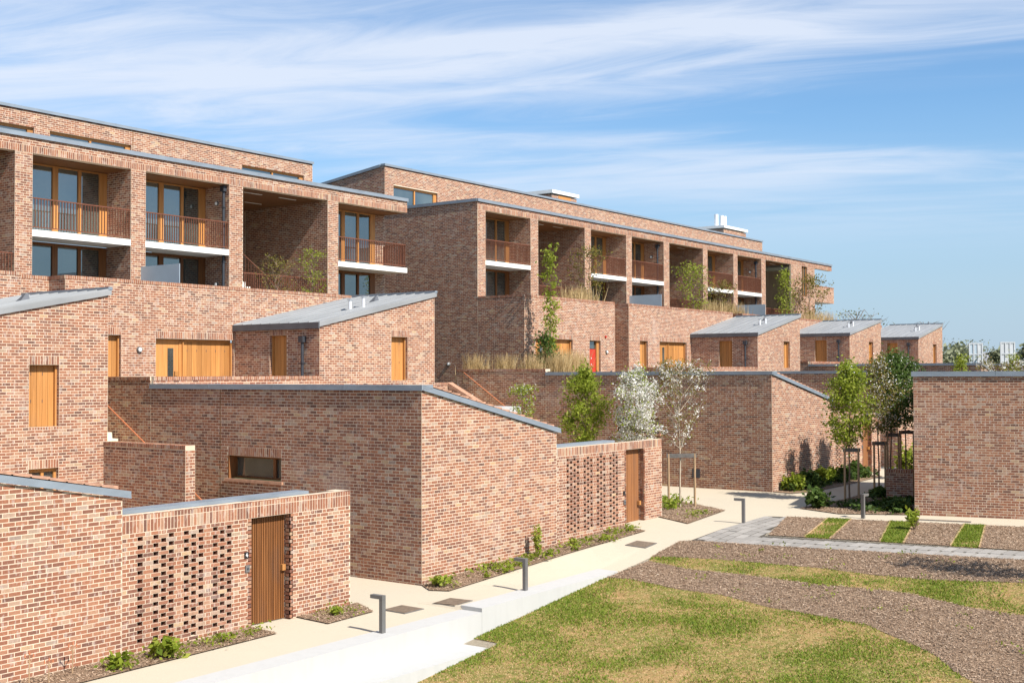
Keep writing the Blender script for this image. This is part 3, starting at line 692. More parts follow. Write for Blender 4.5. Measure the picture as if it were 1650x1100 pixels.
# stairs belong to the house whose side they climb
stairs(H0, 20.1, 21.34, 6.45, .0, 23, .172, .277, 21.27)
wall(H0, FX(19.8), 6.36, 9.7, -.3, 3.02, zref=-.3); coping(H0, FX(19.8), 6.36, 9.7, 3.02, .3, .012)
FE = FY(6.36); core(H0, FE, 19.8, 20.1, -.3, 3.02, th=.3); bricks(H0, FE, 19.8, 20.1, -.3, 3.02, zref=-.3)
MB().fbox(FX(21.38), 6.9, 6.92, .004, -.01, .02, 4.5).build('movement_joint', 'soffit_dark', H1)
stairs(H1, 39.3, 40.7, 8.75, .62, 20, .17, .25, 40.62)
wall(H1, FY(13.5), 33.55, 39.2, .3, 4.43, zref=.3); coping(H1, FY(13.5), 33.55, 39.2, 4.43, .3)
m = MB(); Fs = FX(39.0); m.fbox(Fs, 9.5, 13.5, 0, -.25, .3, 2.45, 4.43); m.build('stair_wall', 'mortar', H1)
bricks(H1, Fs, 9.5, 13.5, .3, (2.45, 4.43))
m = MB(); m.fbox(Fs, 9.3, 13.5, .04, -.29, 2.35, 2.47, 4.54, 4.42); m.build('stair_coping', 'clay_tile', H1)
MB().box(33.6, 39.0, 9.8, 13.6, 3.0, 3.6).build('terrace_deck', 'paver_grey', H1)
# ------------------------------------------------------------------ right-hand building
FK = Frame((36.9, -6.28), (.215, -.977), (-.977, -.215))
HK = thing('brick_building', 'reddish brick building in shade with a level zinc coping, beside the drain grating', 'house', (36.9, -6.28, .6))
wall(HK, FK, 0, 9.5, .3, 4.78, zref=.3)
zinc_cap(HK, FK, -.05, 9.5, 4.92, .14, .05, .45)
FK2 = Frame((36.9, -6.28), (.977, .215), (-.215, .977)); wall(HK, FK2, 0, 9, .3, 4.78, zref=.3); zinc_cap(HK, FK2, 0.36, 9, 4.917, .14, .05, .45)
p0 = FK.p(9.5, 0, 0); m = MB()
m.quad(FK.p(.1, -.12, 4.6), FK.p(9.5, -.12, 4.6), FK.p(9.5, -9, 4.6), FK.p(.1, -9, 4.6)); m.build('flat_roof', 'roofing', HK)
m = MB(); m.fbox(FK, 9.4, 9.5, -.12, -9, .3, 4.78); m.fbox(FK, 0.1, 9.5, -8.9, -9, .3, 4.78); m.build('rear_wall', 'mortar', HK)
# ------------------------------------------------------------------ apartment blocks
def block(label, xs, unit0, n_units, P, zroof, zsof, zslab, zpar, segs, doors, dz, single, top, end_right, first_post=True):
    T = thing('apartment_block', label, 'apartment building', ((xs[0]+xs[1])/2, 13.72, 0), 'terraced apartment blocks above the courtyard houses')
    FW = FY(13.72); FFa = FY(16.38)
    doors = [(d[0], d[1], d[2], sn(d[3], 3.2), d[4]) for d in doors]
    for (s0, s1) in segs:
        dh = [d for d in doors if s0 < d[0] < s1]
        wall(T, FW, s0, s1, 3.2, zpar-.105, [d[:4] for d in dh], [sol_over(d) for d in dh], zref=3.2)
        coping(T, FW, s0, s1, zpar-.105, .33, .015)
        FR = FX(s0); wall(T, FR, 13.725, 16.37, 3.2, zpar-.105, zref=3.2); coping(T, FR, 13.74, 16.37, zpar-.105, .3, .012)
        MB().box(s0+.12, s1-.01, 13.85, 16.4, zpar-1.3, zpar-1.15).build('terrace_floor', 'paver_grey', T)
    for i in range(len(segs)-1):
        a, b = segs[i][1], segs[i+1][0]; Fg = FY(14.55); wall(T, Fg, a, b, 3.2, zpar-.105, zref=3.2); coping(T, Fg, a, b, zpar-.105, .3, .012)
        MB().box(a-.1, a, 13.84, 14.6, 3.2, zpar-.11).build('rear_wall', 'mortar', T)
    zfl = zpar-1.15
    # facade: piers and bays. one unit = pier, bay, pier, bay, pier, stair recess
    piers = []; bays = []
    for u in range(n_units):
        x = unit0+u*P
        piers += [(x, x+.6), (x+4.27, x+4.87), (x+8.55, x+9.2)]
        bays += [(x+.6, x+4.27, 'b'), (x+4.87, x+8.55, 'b'), (x+9.2, x+P-.03, 's')]
    if top == 1: piers.append((unit0+n_units*P, unit0+n_units*P+.6)); bays.append((unit0+n_units*P+.6, xs[1], 'e'))
    for (a, b) in piers:
        if b < xs[0]: continue
        m = MB().fbox(FFa, a, b, 0, -1.315, zfl-.2, zsof); m.build('pier', 'mortar', T)
        bricks(T, FFa, a, b, zfl-.2, zsof, pa=a-.05, zref=zfl-.2)
        deep = any(abs(q[1]-a) < .05 and q[2] == 's' for q in bays)
        FL = FX(a); bricks(T, FL, 16.39, 21.2 if deep else 17.72, zfl-.2, zsof, zref=zfl-.2)
        if deep: MB().box(a, a+.3, 17.7, 21.3, zfl-.2, zsof).build('recess_wall', 'mortar', T)
    # lintel band with soldier course
    ext = xs[1]; x_l = unit0 if unit0 > xs[0] else xs[0]
    wall(T, FFa, x_l, ext, zsof, zroof-.12, [], [(x_l, ext, zsof, zsof+.225)], zref=zsof, th=.3)
    zinc_cap(T, FFa, x_l-.03, ext+.03, zroof, .13, .06, .5, 'roof_edge')
    MB().box(x_l+.02, ext-.02, 16.7, 22.3, zroof-.3, zroof-.06).build('roof', 'roofing', T)
    for (a, b, k) in bays:
        if b < xs[0]+.1 or a > xs[1]: continue
        if k == 'b' or k == 'e':
            ge = b if k == 'b' else b-.6
            G = FY(17.7)
            w = (ge-a); c = [(a+w*.43, a+w*.485), (a+w*.695, a+w*.725)]
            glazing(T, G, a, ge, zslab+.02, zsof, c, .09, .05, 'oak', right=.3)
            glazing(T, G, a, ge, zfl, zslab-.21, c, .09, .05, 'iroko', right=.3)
            MB().box(a, b, 16.40, 17.7, zslab-.2, zslab).build('balcony_slab', 'slab_white', T)
            MB().box(a, b, 16.40-.02, 16.40-.002, zslab-.205, zslab+.003).build('slab_edge', 'slab_white', T)
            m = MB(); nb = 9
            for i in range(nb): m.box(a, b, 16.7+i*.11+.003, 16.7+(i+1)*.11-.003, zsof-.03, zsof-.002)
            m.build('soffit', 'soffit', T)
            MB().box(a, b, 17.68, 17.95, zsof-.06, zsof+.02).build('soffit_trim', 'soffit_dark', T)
            railing(T, FY(16.45), a, b if k == 'b' else b-.05, zslab+.08, zslab+1.02, single)
            if k == 'e':
                wall(T, FY(17.7), b-.6, b, zfl-2, zsof, zref=zfl-2); railing(T, FX(b-.05), 16.47, 17.7, zslab+.08, zslab+1.02, single)
                MB().box(a, b+.02, 17.85, 22.6, zfl-3, zsof).build('rear_wall', 'mortar', T)
        else:
            Gb = FY(21.2); core(T, Gb, a, b, zfl-.2, zsof); bricks(T, Gb, a, b, zfl-.2, zsof, zref=zfl-.2)
            MB().box(a-.3, a, 17.7, 21.3, zfl-.2, zsof).build('recess_wall', 'mortar', T)
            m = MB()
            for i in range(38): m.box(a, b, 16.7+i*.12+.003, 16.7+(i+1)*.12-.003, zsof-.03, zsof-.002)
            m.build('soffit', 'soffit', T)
            for xx in (a+.8, a+2.6):
                for yy in (17.2, 19.2): MB().box(xx, xx+.9, yy, yy+.06, zsof-.045, zsof-.028).build('soffit_light', 'lamp_white', T)
            railing(T, FY(16.45), a, b, zfl+.98, zfl+1.98, single)
            # flight of pale steps running up to the left behind the railing
            for i in range(13): MB().box(b-1.2-i*.26-.28, b-1.2-i*.26, 17.2, 18.4, zfl, zfl+.17*(i+1)).build('step', 'slab_white', T)
            m = MB(); m.tube((b-1.1, 17.15, zfl+1.0), (a+.1, 17.15, zfl+3.15), .02, .02, 6)
            for i in range(22): x = b-1.2-i*.14; m.tube((x, 17.15, zfl+.12+(b-1.2-x)*.65), (x, 17.15, zfl+1.0+(b-1.1-x)*.65), .007, .007, 4, False)
            m.build('stair_railing', 'rust_rail', T)
            MB().box(a-.01, b+.01, 16.5, 21.2, zfl-.15, zfl-.01).build('recess_floor', 'paver_grey', T)
    for d in doors:
        Fd = FY(13.72+.185)
        if d[4] == 'small': boards(T, Fd, d[0], d[1], d[2], d[3], 3, 'shutter')
        elif d[4] == 'garage':
            a, b = d[0], d[1]; la = a+1.18
            D = MB().fbox(Fd, a, la-.14, 0, -.05, d[2], d[3]-.08).build('front_door', 'oak', T)
            MB().fbox(Fd, a+.60, a+.83, .004, -.02, d[2]+.15, d[3]-.3).build('door_light', 'glass', D)
            MB().fbox(Fd, a+.86, a+.99, .06, 0, d[2]+.9, d[2]+1.05).build('handle', 'oak', D)
            m = MB(); m.fbox(Fd, la-.14, la, .02, -.05, d[2], d[3]-.08); m.fbox(Fd, a, b, .0, -.05, d[3]-.08, d[3]); m.build('door_frame', 'oak', T)
            boards(T, Fd, la, b, d[2], d[3]-.08, 10, 'bin_store_door')
        elif d[4] == 'red':
            a, b = d[0], d[1]; D = MB().fbox(Fd, a, b-.2, 0, -.05, d[2], d[3]-.42).build('red_door', 'red_paint', T); D['label'] = 'red painted front door'
            for zz in np.arange(d[2]+.9, d[3]-.6, .3): MB().fbox(Fd, a+.42, a+.46, .006, 0, zz, zz+.06).build('lettering', 'lamp_white', D)
            MB().fbox(Fd, a, b-.2, -.02, -.04, d[3]-.4, d[3]-.05).build('transom_pane', 'glass', T)
            MB().fbox(Fd, b-.2, b, .06, -.05, d[2], d[3]).build('door_frame', 'oak', T)
        elif d[4] == 'dark': MB().fbox(Fd, d[0], d[1], -.05, -.1, d[2], d[3]).build('window', 'glass', T)
    return T, FFa
d1 = [(22.72, 23.27, 3.95, 6.1, 'small'), (24.57, 27.78, 3.95, 6.06, 'garage')]
dm = [(22.72-13.63, 23.27-13.63, 3.95, 6.1, 'small')]
A1, F1 = block('nearer brick apartment block with timber framed balconies, on the left', (12, 39.77), 7.68, 2, 13.63, 12.46, 11.85, 9.45, 7.85,
               [(10, 19.88), (21.31, 33.5)], d1, 0, True, 1, None)
wall_light(A1, FY(13.72), 23.93, 5.68)
d2 = [(45.63, 48.74, 4.4, 6.47, 'garage'), (50.24, 51.27, 4.4, 6.47, 'red'), (55.12, 55.96, 4.4, 6.57, 'small'), (57.23, 60.3, 4.4, 6.55, 'garage')]
A2, F2 = block('farther brick apartment block with tall blank end wall and climbing plants', (44.76, 88.7), 40.5, 3, 13.52, 13.05, 12.55, 10.2, 8.47,
               [(44.76, 52.59), (54.0, 66.1), (67.5, 79.9), (81.3, 92)], d2, .6, False, 2, None)
wall_light(A2, FY(13.72), 51.79, 5.95)
for (x, z) in ((51.7, 6.7), (51.8, 4.75), (52.2, 4.7), (52.2, 4.95)): MB().tube((x, 13.72, z), (x, 13.66, z), .06, .06, 10).build('wall_vent', 'pipe_dark' if z < 6 else 'red_paint', A2)
for T, F, lst in ((A1, FX(29.88), ((17.05, 11.2), (17.05, 8.2))),):
    for a, z in lst: wall_light(T, F, a, z)
downpipe(A1, FX(29.88), 16.62, 6.7, 11.8)
for x in (62.55, 76.07): downpipe(A2, FX(x), 16.75, 7.3, 12.4); wall_light(A2, FX(x), 17.2, 11.7)
# privacy screens on the terraces
for (T, x, z) in ((A1, 26.0, 8.56), (A2, 58.6, 9.2), (A2, 72.15, 9.25)):
    MB().box(x-.01, x+.01, 14.35, 16.37, z-1.85, z).build('privacy_screen', 'frosted', T)
# end wall of block two, its set-back top floor and that of block one
EW = FX(44.76); wall(A2, EW, 16.385, 24.5, 3.0, 12.93, zref=3.0); zinc_cap(A2, EW, 16.4, 24.5, 13.06, .13, .05, .4, 'roof_edge')
for F_, a, z, T in ((EW, 19.2, 5.55, A2),): wall_light(T, F_, 18.1, 5.35)
MB().box(44.9, 85.4, 22.4, 24.5, 3, 12.9).build('rear_wall', 'mortar', A2)
# pier with window and cantilevered corner at the far end of block two
xw = (82.95, 83.98, 10.4, 12.62)
wall(A2, FY(16.38), 81.05, 85.35, 6.0, 12.55, [xw], [], zref=6.0); glazing(A2, FY(16.48), xw[0], xw[1], xw[2], xw[3], [(xw[0]+.5, xw[0]+.56)], .06, .05, 'oak')
MB().box(85.2, 85.35, 16.5, 22, 3, 12.5).build('rear_wall', 'mortar', A2)
wall(A2, FY(16.38), 85.35, 89.1, 10.1, 11.2, zref=10.1); MB().box(85.36, 89.1, 16.5, 19.5, 10.1, 10.3).build('balcony_slab', 'slab_white', A2)
coping(A2, FY(16.38), 85.36, 89.1, 11.2, .2, .01)
# top floors
def top_floor(T, x0, x1, z0, z1, wins, slope):
    F = FY(22.16); wall(T, F, x0, x1, z0, z1-.1, wins, [], zref=z0); zinc_cap(T, F, x0-.05, x1+.05, z1, .1, .06, .3, 'roof_edge')
    for w in wins: glazing(T, FY(22.26), w[0], w[1], w[2], w[3], [(w[0]+(w[1]-w[0])*.5-.04, w[0]+(w[1]-w[0])*.5+.04)], .08, .05, 'oak', right=.22)
    E_ = FX(x0); wall(T, E_, 22.16, 31, z0, (z1-.1, z1-.1-slope*9), zref=z0); zinc_cap(T, E_, 22.46, 31, z1-.02, .13, .05, .3, 'verge', z1-.02-slope*8.7)
    m = MB(); m.hexa([(x0, 22.16, z1-.15), (x1, 22.16, z1-.15), (x1, 31, z1-.15-slope*9), (x0, 31, z1-.15-slope*9)], [(x0, 22.16, z1-.03), (x1, 22.16, z1-.03), (x1, 31, z1-.03-slope*9), (x0, 31, z1-.03-slope*9)]); m.build('roof', 'zinc', T)
    E2 = Frame((x1, 0), (0, 1), (1, 0)); wall(T, E2, 22.16, 31, z0, (z1-.1, z1-.1-slope*9), zref=z0)
top_floor(A1, 12, 39.8, 12.3, 14.664, [(21.98, 25.64, 12.5, 13.96), (26.27, 29.88, 12.5, 13.95), (35.57, 39.27, 12.5, 13.97)], .1)
top_floor(A2, 44.76, 89.03, 12.9, 15.277, [(45.41, 48.85, 12.98, 14.283)], .13)
MB().fbox(FY(22.16), 29.93, 29.96, .004, -.01, 12.6, 14.55).build('movement_joint', 'soffit_dark', A1)
def roof_box(x0, x1, y0, z0, z1, flues, louvre):
    wall(A2, FY(y0), x0, x1, z0, z1-.28, zref=z0); wall(A2, FX(x0), y0, y0+3, z0, z1-.28, zref=z0)
    MB().box(x0-.12, x1+.12, y0-.12, y0+3.1, z1-.2, z1).build('plant_room_cap', 'slab_white', A2)
    MB().box(x0+.1, x1, y0+.1, y0+3, z0, z1-.3).build('plant_room', 'mortar', A2)
    if louvre: MB().fbox(FY(y0), x0+.7, x1-.7, .02, 0, z1-.62, z1-.3).build('louvre', 'oak', A2)
    for f in flues: MB().tube((f, y0+1, z1), (f, y0+1, z1+1.0), .16, .16, 12).build('flue', 'white_metal', A2)
roof_box(62.2, 65.0, 24, 13.5, 16.25, (), True)
roof_box(86.0, 90.0, 24, 13.5, 16.35, (86.75, 87.7, 88.2), False)
# ------------------------------------------------------------------ seat wall, bollards, covers
sw = thing('seat_wall', 'long white concrete seat wall stepping along the lawn edge', 'wall', (18, -2.5, -.8))
MB().box(6, 20.04, -2.75, -2.2, -1.5, -.02).build('concrete_block', 'white_concrete', sw)
m = MB(); m.hexa([(20.045, -2.75, -1.4), (25.45, -2.75, -.6), (25.45, -2.2, -.6), (20.045, -2.2, -1.4)], [(20.045, -2.75, .06), (25.45, -2.75, .105), (25.45, -2.2, .115), (20.045, -2.2, .065)]); m.build('concrete_block', 'white_concrete', sw)
MB().box(6, 19.75, -3.42, -2.752, -1.5, -.56).build('step_slab', 'white_concrete', sw)
def bollard(x, y, ang, label, z=None):
    z = H(x, y) if z is None else z; T = thing('bollard_light', label, 'bollard light', (x, y, z), 'grey bollard lights along the path')
    c, s = math.cos(ang), math.sin(ang); F = Frame((x, y), (c, s), (-s, c))
    MB().fbox(F, -.04, .04, .05, -.05, z-.1, z+.64).build('post', 'steel_grey', T)
    h = MB(); h.fbox(F, -.04, .27, .05, -.05, z+.642, z+.71); h.build('head', 'steel_grey', T)
    MB().fbox(F, .06, .25, .035, -.035, z+.634, z+.6415).build('lens', 'lamp_white', T)
bollard(17.36, -2.42, R(90), 'grey bollard light nearest the viewer, at the edge of the lower white wall', -.02)
bollard(22.15, -2.35, R(90), 'grey bollard light standing on the raised end of the white wall', .08)
bollard(32.43, -2.78, R(96), 'grey bollard light at the corner of the grey paving by the cream path')
bollard(35.35, -5.25, R(-8), 'grey bollard light seen end on, between bark bed and staked tree')
def cover(x, y, w, l, ang, label, name='inspection_cover', cat='manhole cover', bars=0):
    T = thing(name, label, cat, (x, y, H(x, y)))
    c, s = math.cos(ang), math.sin(ang); F = Frame((x, y), (c, s), (-s, c)); z = H(x, y); zx = H(x+.3, y)-z
    f = MB(); f.hexa([F.p(-l/2, w/2, z-.05), F.p(l/2, w/2, z-.05), F.p(l/2, -w/2, z-.05), F.p(-l/2, -w/2, z-.05)], [(*F.p(a, b, 0)[:2], H(*F.p(a, b, 0)[:2])+.004) for a, b in ((-l/2, w/2), (l/2, w/2), (l/2, -w/2), (-l/2, -w/2))]); f.build('frame', 'steel_grey', T)
    n = 1 if not bars else bars
    for k in range(n):
        a0 = -l/2+.025+(l-.05)*k/n; a1 = -l/2+.025+(l-.05)*(k+1)/n-(.03 if bars else 0)
        MB().hexa([F.p(a0, w/2-.025, z-.04), F.p(a1, w/2-.025, z-.04), F.p(a1, -w/2+.025, z-.04), F.p(a0, -w/2+.025, z-.04)], [(*F.p(a, b, 0)[:2], H(*F.p(a, b, 0)[:2])+.009) for a, b in ((a0, w/2-.025), (a1, w/2-.025), (a1, -w/2+.025), (a0, -w/2+.025))]).build('plate' if not bars else 'bar', 'cover_iron', T)
cover(19.3, -1.25, .62, .62, R(0), 'square recessed cover in the cream path, the left of the two side by side')
cover(20.35, -1.72, .62, .62, R(0), 'square recessed cover in the cream path, the right of the two side by side')
cover(28.15, -1.85, .62, .62, R(0), 'single brown cover in the cream path beside the far bark bed')
cover(36.0, -7.35, .2, 1.6, R(-79), 'long slot drain grating in front of the right building', 'drain_grate', 'drain', 10)
# low brick pier under the shaded trees
PT = thing('brick_pier', 'low brick pier in the shade among the staked trees', 'brick pier', (40.3, -4.7, .63))
FP = Frame((40.0, -4.35), (.215, -.977), (-.977, -.215)); wall(PT, FP, 0, .85, .5, 1.58, zref=.5, th=.45); coping(PT, FP, 0, .85, 1.58, .45, .015, .1)
# ------------------------------------------------------------------ plants
def leafquads(P, size, tone, flat=.0, aspect=1.35):
    P = np.asarray(P); n = len(P); nv = rng.normal(size=(n, 3)); nv[:, 2] += flat; nv /= np.linalg.norm(nv, axis=1)[:, None]
    u = np.cross(nv, rng.normal(size=(n, 3))); u /= np.linalg.norm(u, axis=1)[:, None]; w = np.cross(nv, u)
    s = size*rng.uniform(.7, 1.3, (n, 1)); a = u*s*.5*aspect; b = w*s*.36
    mid = P + nv*s*.08
    return np.stack([P-a, mid+b, P+a, mid-b], 1)
def tree(name, label, base, h, cr, zc, nl=26, leaves=3500, ls=.085, mat='leaf_bright', blossom=0, bsize=.09, prof='oval', bark='bark', trunk_r=.035, group=None, lean=0, spread=.11, cat='tree', bexp=3):
    """base point, total height, crown radius, height where the crown starts"""
    bx, by, bz = base; T = thing(name, label, cat, base, group); rs = np.random.default_rng(int(abs(bx*131+by*17+h*7)*10))
    m = MB(); pts = []; n = 9
    off = rs.normal(size=(n+1, 2))*.02
    P = [Vector((bx+off[i][0]*i*.25+lean*i/n, by+off[i][1]*i*.25, bz+h*.97*i/n)) for i in range(n+1)]
    for i in range(n): m.tube(P[i], P[i+1], trunk_r*(1-i/n*.85), trunk_r*(1-(i+1)/n*.85), 8, False)
    m.build('trunk', bark, T, smooth=True)
    lm = MB(); tips = []
    for k in range(nl):
        t = (k+.5)/nl; zz = zc+(h*.95-zc)*t; i = min(n-1, int(zz/(h*.97)*n)); q = P[i].lerp(P[i+1], zz/(h*.97)*n-i)
        if prof == 'oval': rad = cr*(math.sin(math.pi*min(1, (t*.82+.18)))**.75)
        elif prof == 'cone': rad = cr*(1-t)**.8*(.55+.45*min(1, t*6))+.08
        elif prof == 'vase': rad = cr*(.35+.75*math.sin(math.pi*(t*.75+.12)))
        else: rad = cr*.5+.1
        rad *= rs.uniform(.72, 1.12); an = k*2.39996+rs.uniform(-.4, .4); up = rs.uniform(.35, 1.0) if prof != 'vase' else rs.uniform(.9, 1.7)
        e = q + Vector((math.cos(an)*rad, math.sin(an)*rad, rad*up)); mid = q.lerp(e, .5)+Vector((0, 0, -rad*.08))
        if e.z > bz+h: e.z = bz+h*rs.uniform(.93, 1.0)
        lm.tube(q, mid, trunk_r*.36, trunk_r*.2, 5, False); lm.tube(mid, e, trunk_r*.2, trunk_r*.07, 5, False)
        for s_ in np.linspace(.3, 1.0, 8): tips.append(q.lerp(mid, s_*2) if s_ < .5 else mid.lerp(e, s_*2-1))
        for _ in range(3):
            b0 = q.lerp(e, rs.uniform(.35, .8)); d = Vector(rs.normal(size=3)); d.z = abs(d.z)*.8+.2; b1 = b0+d.normalized()*rad*rs.uniform(.25, .5)
            lm.tube(b0, b1, trunk_r*.12, trunk_r*.05, 4, False); tips += [b0.lerp(b1, x) for x in (.5, .8, 1)]
    for x in np.linspace(.5, 1, 6): tips.append(P[-1]+Vector((0, 0, .03*h*x)))
    lm.build('limbs', bark, T)
    C = np.array([tuple(t) for t in tips])
    if leaves:
        # clumps: some twigs carry many leaves, some few
        wgt = rs.uniform(.1, 1, len(C))**1.8; idx = rs.choice(len(C), leaves, p=wgt/wgt.sum())
        pos = C[idx] + rs.normal(size=(leaves, 3))*spread*np.array([1, 1, .85])
        tone = np.clip(.5+rs.normal(size=leaves)*.22 + (wgt[idx]-.4)*.3, 0, 1)
        o = fastmesh('leaves', leafquads(pos, ls, tone, .5), leaves, tone, mat, T)
    if blossom:
        wgt = rs.uniform(.05, 1, len(C))**bexp; idx = rs.choice(len(C), blossom, p=wgt/wgt.sum())
        pos = C[idx] + rs.normal(size=(blossom, 3))*spread*.62; tone = np.clip(rs.normal(.6, .25, blossom), 0, 1)
        fastmesh('blossom', leafquads(pos, bsize, tone, .2, 1.0), blossom, tone, 'blossom', T)
    return T
tree('pear_tree', 'young bright green pear tree behind the yard wall with the boarded gate', (37.5, 5.85, .6), 4.55, .88, 1.1, 34, 6500, .08, 'leaf_bright', prof='oval', spread=.13)
tree('crab_apple_tree', 'dense white blossom tree behind the yard wall with the boarded gate', (37.6, 3.75, .6), 4.5, 1.0, .95, 40, 1800, .07, 'leaf_bright', 9500, .06, prof='oval', spread=.15)
tree('cherry_tree', 'sparse white blossom tree with bare twigs, tied to two stakes on the path corner', (34.95, .62, .58), 4.65, 1.05, 1.75, 28, 2000, .05, 'leaf_bronze', 1050, .06, prof='vase', spread=.085, bark='pale_bark', bexp=9)
tree('blossom_shrub', 'small thin green tree with a little white blossom rising behind the sloping zinc verge', (37.5, 8.6, 1.9), 2.5, .5, .5, 12, 900, .075, 'leaf_bright', 260, .06, prof='vase', spread=.1)
tree('pear_tree', 'bright green pear tree at the sunlit end of the staked row', (39.2, -3.4, .62), 4.65, .86, 1.75, 34, 5200, .08, 'leaf_bright', 300, .05, prof='oval', spread=.13)
tree('blossom_tree', 'second staked tree with bronze leaves and some blossom behind the pear tree', (41.9, -3.45, .64), 4.9, .85, 2.0, 24, 2000, .07, 'leaf_bronze', 900, .055, prof='oval', spread=.13)
tree('pear_tree', 'third staked tree, leaves darkened to imitate shade, with sunlit top above the brick pier', (43.3, -3.4, .64), 5.0, .95, 2.0, 28, 4600, .08, 'leaf_dark', 300, .055, prof='oval', spread=.14)  # dark leaf colour stands in for the right building's shade
tree('blossom_tree', 'fourth staked tree, leaves darkened to imitate shade, half hidden by the right building', (45.1, -3.35, .65), 4.8, .95, 2.2, 28, 4600, .08, 'leaf_dark', 700, .055, prof='oval', spread=.14)  # shade of the right building painted in with dark leaves
tree('blossom_tree', 'thin blossom tree top showing above the zinc coping near its left end', (53.0, -4.3, .66), 4.75, .6, 2.4, 16, 500, .07, 'leaf_bronze', 500, .06, prof='vase', spread=.12)
tree('pear_tree', 'green pear tree top above the zinc coping in front of the white frame', (53.5, -3.0, .66), 5.0, .5, 2.2, 18, 1500, .08, 'leaf_bright', 0, prof='cone', spread=.12)
tree('blossom_tree', 'blossom tree top above the zinc coping under the white panels', (58.5, -3.9, .66), 4.8, .7, 2.4, 16, 600, .07, 'leaf_bronze', 500, .06, prof='vase', spread=.13)
tree('pear_tree', 'green pear tree top rising at the right end of the zinc coping', (61.5, -3.2, .66), 5.15, .6, 2.2, 20, 1700, .08, 'leaf_bright', 100, .06, prof='cone', spread=.13)
tree('young_tree', 'thin yellow-green branches reaching in at the right edge', (28.3, -12.75, .35), 4.1, .85, 1.0, 18, 900, .085, 'leaf_bright', 0, prof='vase', spread=.1)
tree('street_tree', 'street tree beyond the right edge that shades the bark mulch', (28.1, -14.1, .3), 4.6, .9, 2.9, 18, 420, .10, 'leaf_bright', 0, prof='oval', spread=.16, trunk_r=.06)
# climbers and tall shrubs on the terraces of block two
tree('slender_tree', 'tall narrow green tree in front of the pale brick parapet, by the dry grasses', (44.9, 12.4, 5.0), 5.65, .42, .6, 32, 1350, .10, 'leaf_bright', 0, prof='col', spread=.11, bark='bark', trunk_r=.03)
tree('terrace_shrub', 'yellow-green wispy shrub in front of the first stair recess of the far block', (52.6, 15.2, 7.5), 3.8, 1.0, .3, 18, 900, .09, 'leaf_bronze', 0, prof='vase', spread=.14)
tree('terrace_shrub', 'bushy green shrub in the second stair recess of the far block', (64.2, 15.3, 7.4), 3.7, 1.0, .3, 20, 1100, .10, 'leaf_bright', 0, prof='vase', spread=.16)
tree('terrace_shrub', 'yellow-green thin shrub in front of the pier right of the bushy shrub', (67.6, 15.3, 7.4), 2.9, 1.0, .3, 16, 800, .09, 'leaf_bronze', 0, prof='vase', spread=.15)
tree('terrace_shrub', 'tall green shrub in the last stair recess of the far block', (77.6, 15.3, 7.5), 4.3, .8, .3, 22, 1200, .10, 'leaf_bright', 0, prof='col', spread=.17)
tree('terrace_shrub', 'yellow-green shrub climbing beside the narrow window of the far block', (81.6, 15.3, 7.5), 4.0, 1.5, .3, 22, 1500, .1, 'leaf_bronze', 0, prof='vase', spread=.18)
tree('terrace_shrub', 'dull green shrub behind the railing of the near stair recess, left of the taller one', (31.75, 15.9, 6.7), 2.5, .8, .2, 18, 800, .055, 'leaf_bronze', 0, prof='vase', spread=.10)
tree('terrace_shrub', 'green shrub with an upright shoot behind the railing of the near stair recess', (33.6, 15.9, 6.7), 3.0, .6, .2, 18, 900, .06, 'leaf_bright', 0, prof='vase', spread=.10)
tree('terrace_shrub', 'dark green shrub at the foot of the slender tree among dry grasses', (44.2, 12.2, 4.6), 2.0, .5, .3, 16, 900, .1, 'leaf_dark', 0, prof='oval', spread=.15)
def blades(name, pts, hgt, spread, width, mat, tone0=.5, parent=None, kind='stuff', bend=.45, tvar=.25):
    pts = np.asarray(pts); n = len(pts); an = rng.uniform(0, 2*np.pi, n); ln = hgt*rng.uniform(.55, 1.1, n); sp = spread*rng.uniform(0, 1, n)
    dx = np.cos(an)*sp; dy = np.sin(an)*sp; w = width*rng.uniform(.6, 1.2, n); tx = -np.sin(an+.7)*w; ty = np.cos(an+.7)*w
    z = pts[:, 2]; x = pts[:, 0]; y = pts[:, 1]
    mx_, my_, mz = x+dx*.4, y+dy*.4, z+ln*.62; ex, ey, ez = x+dx, y+dy, z+ln
    q = np.stack([np.stack([x-tx, y-ty, z], 1), np.stack([x+tx, y+ty, z], 1), np.stack([mx_+tx*.7, my_+ty*.7, mz], 1), np.stack([mx_-tx*.7, my_-ty*.7, mz], 1)], 1)
    q2 = np.stack([np.stack([mx_-tx*.7, my_-ty*.7, mz], 1), np.stack([mx_+tx*.7, my_+ty*.7, mz], 1), np.stack([ex+tx*.15, ey+ty*.15, ez], 1), np.stack([ex-tx*.15, ey-ty*.15, ez], 1)], 1)
    tone = np.clip(tone0+rng.normal(size=n)*tvar, 0, 1)
    return fastmesh(name, np.concatenate([q, q2]), 2*n, np.concatenate([tone, tone]), mat, parent, kind)
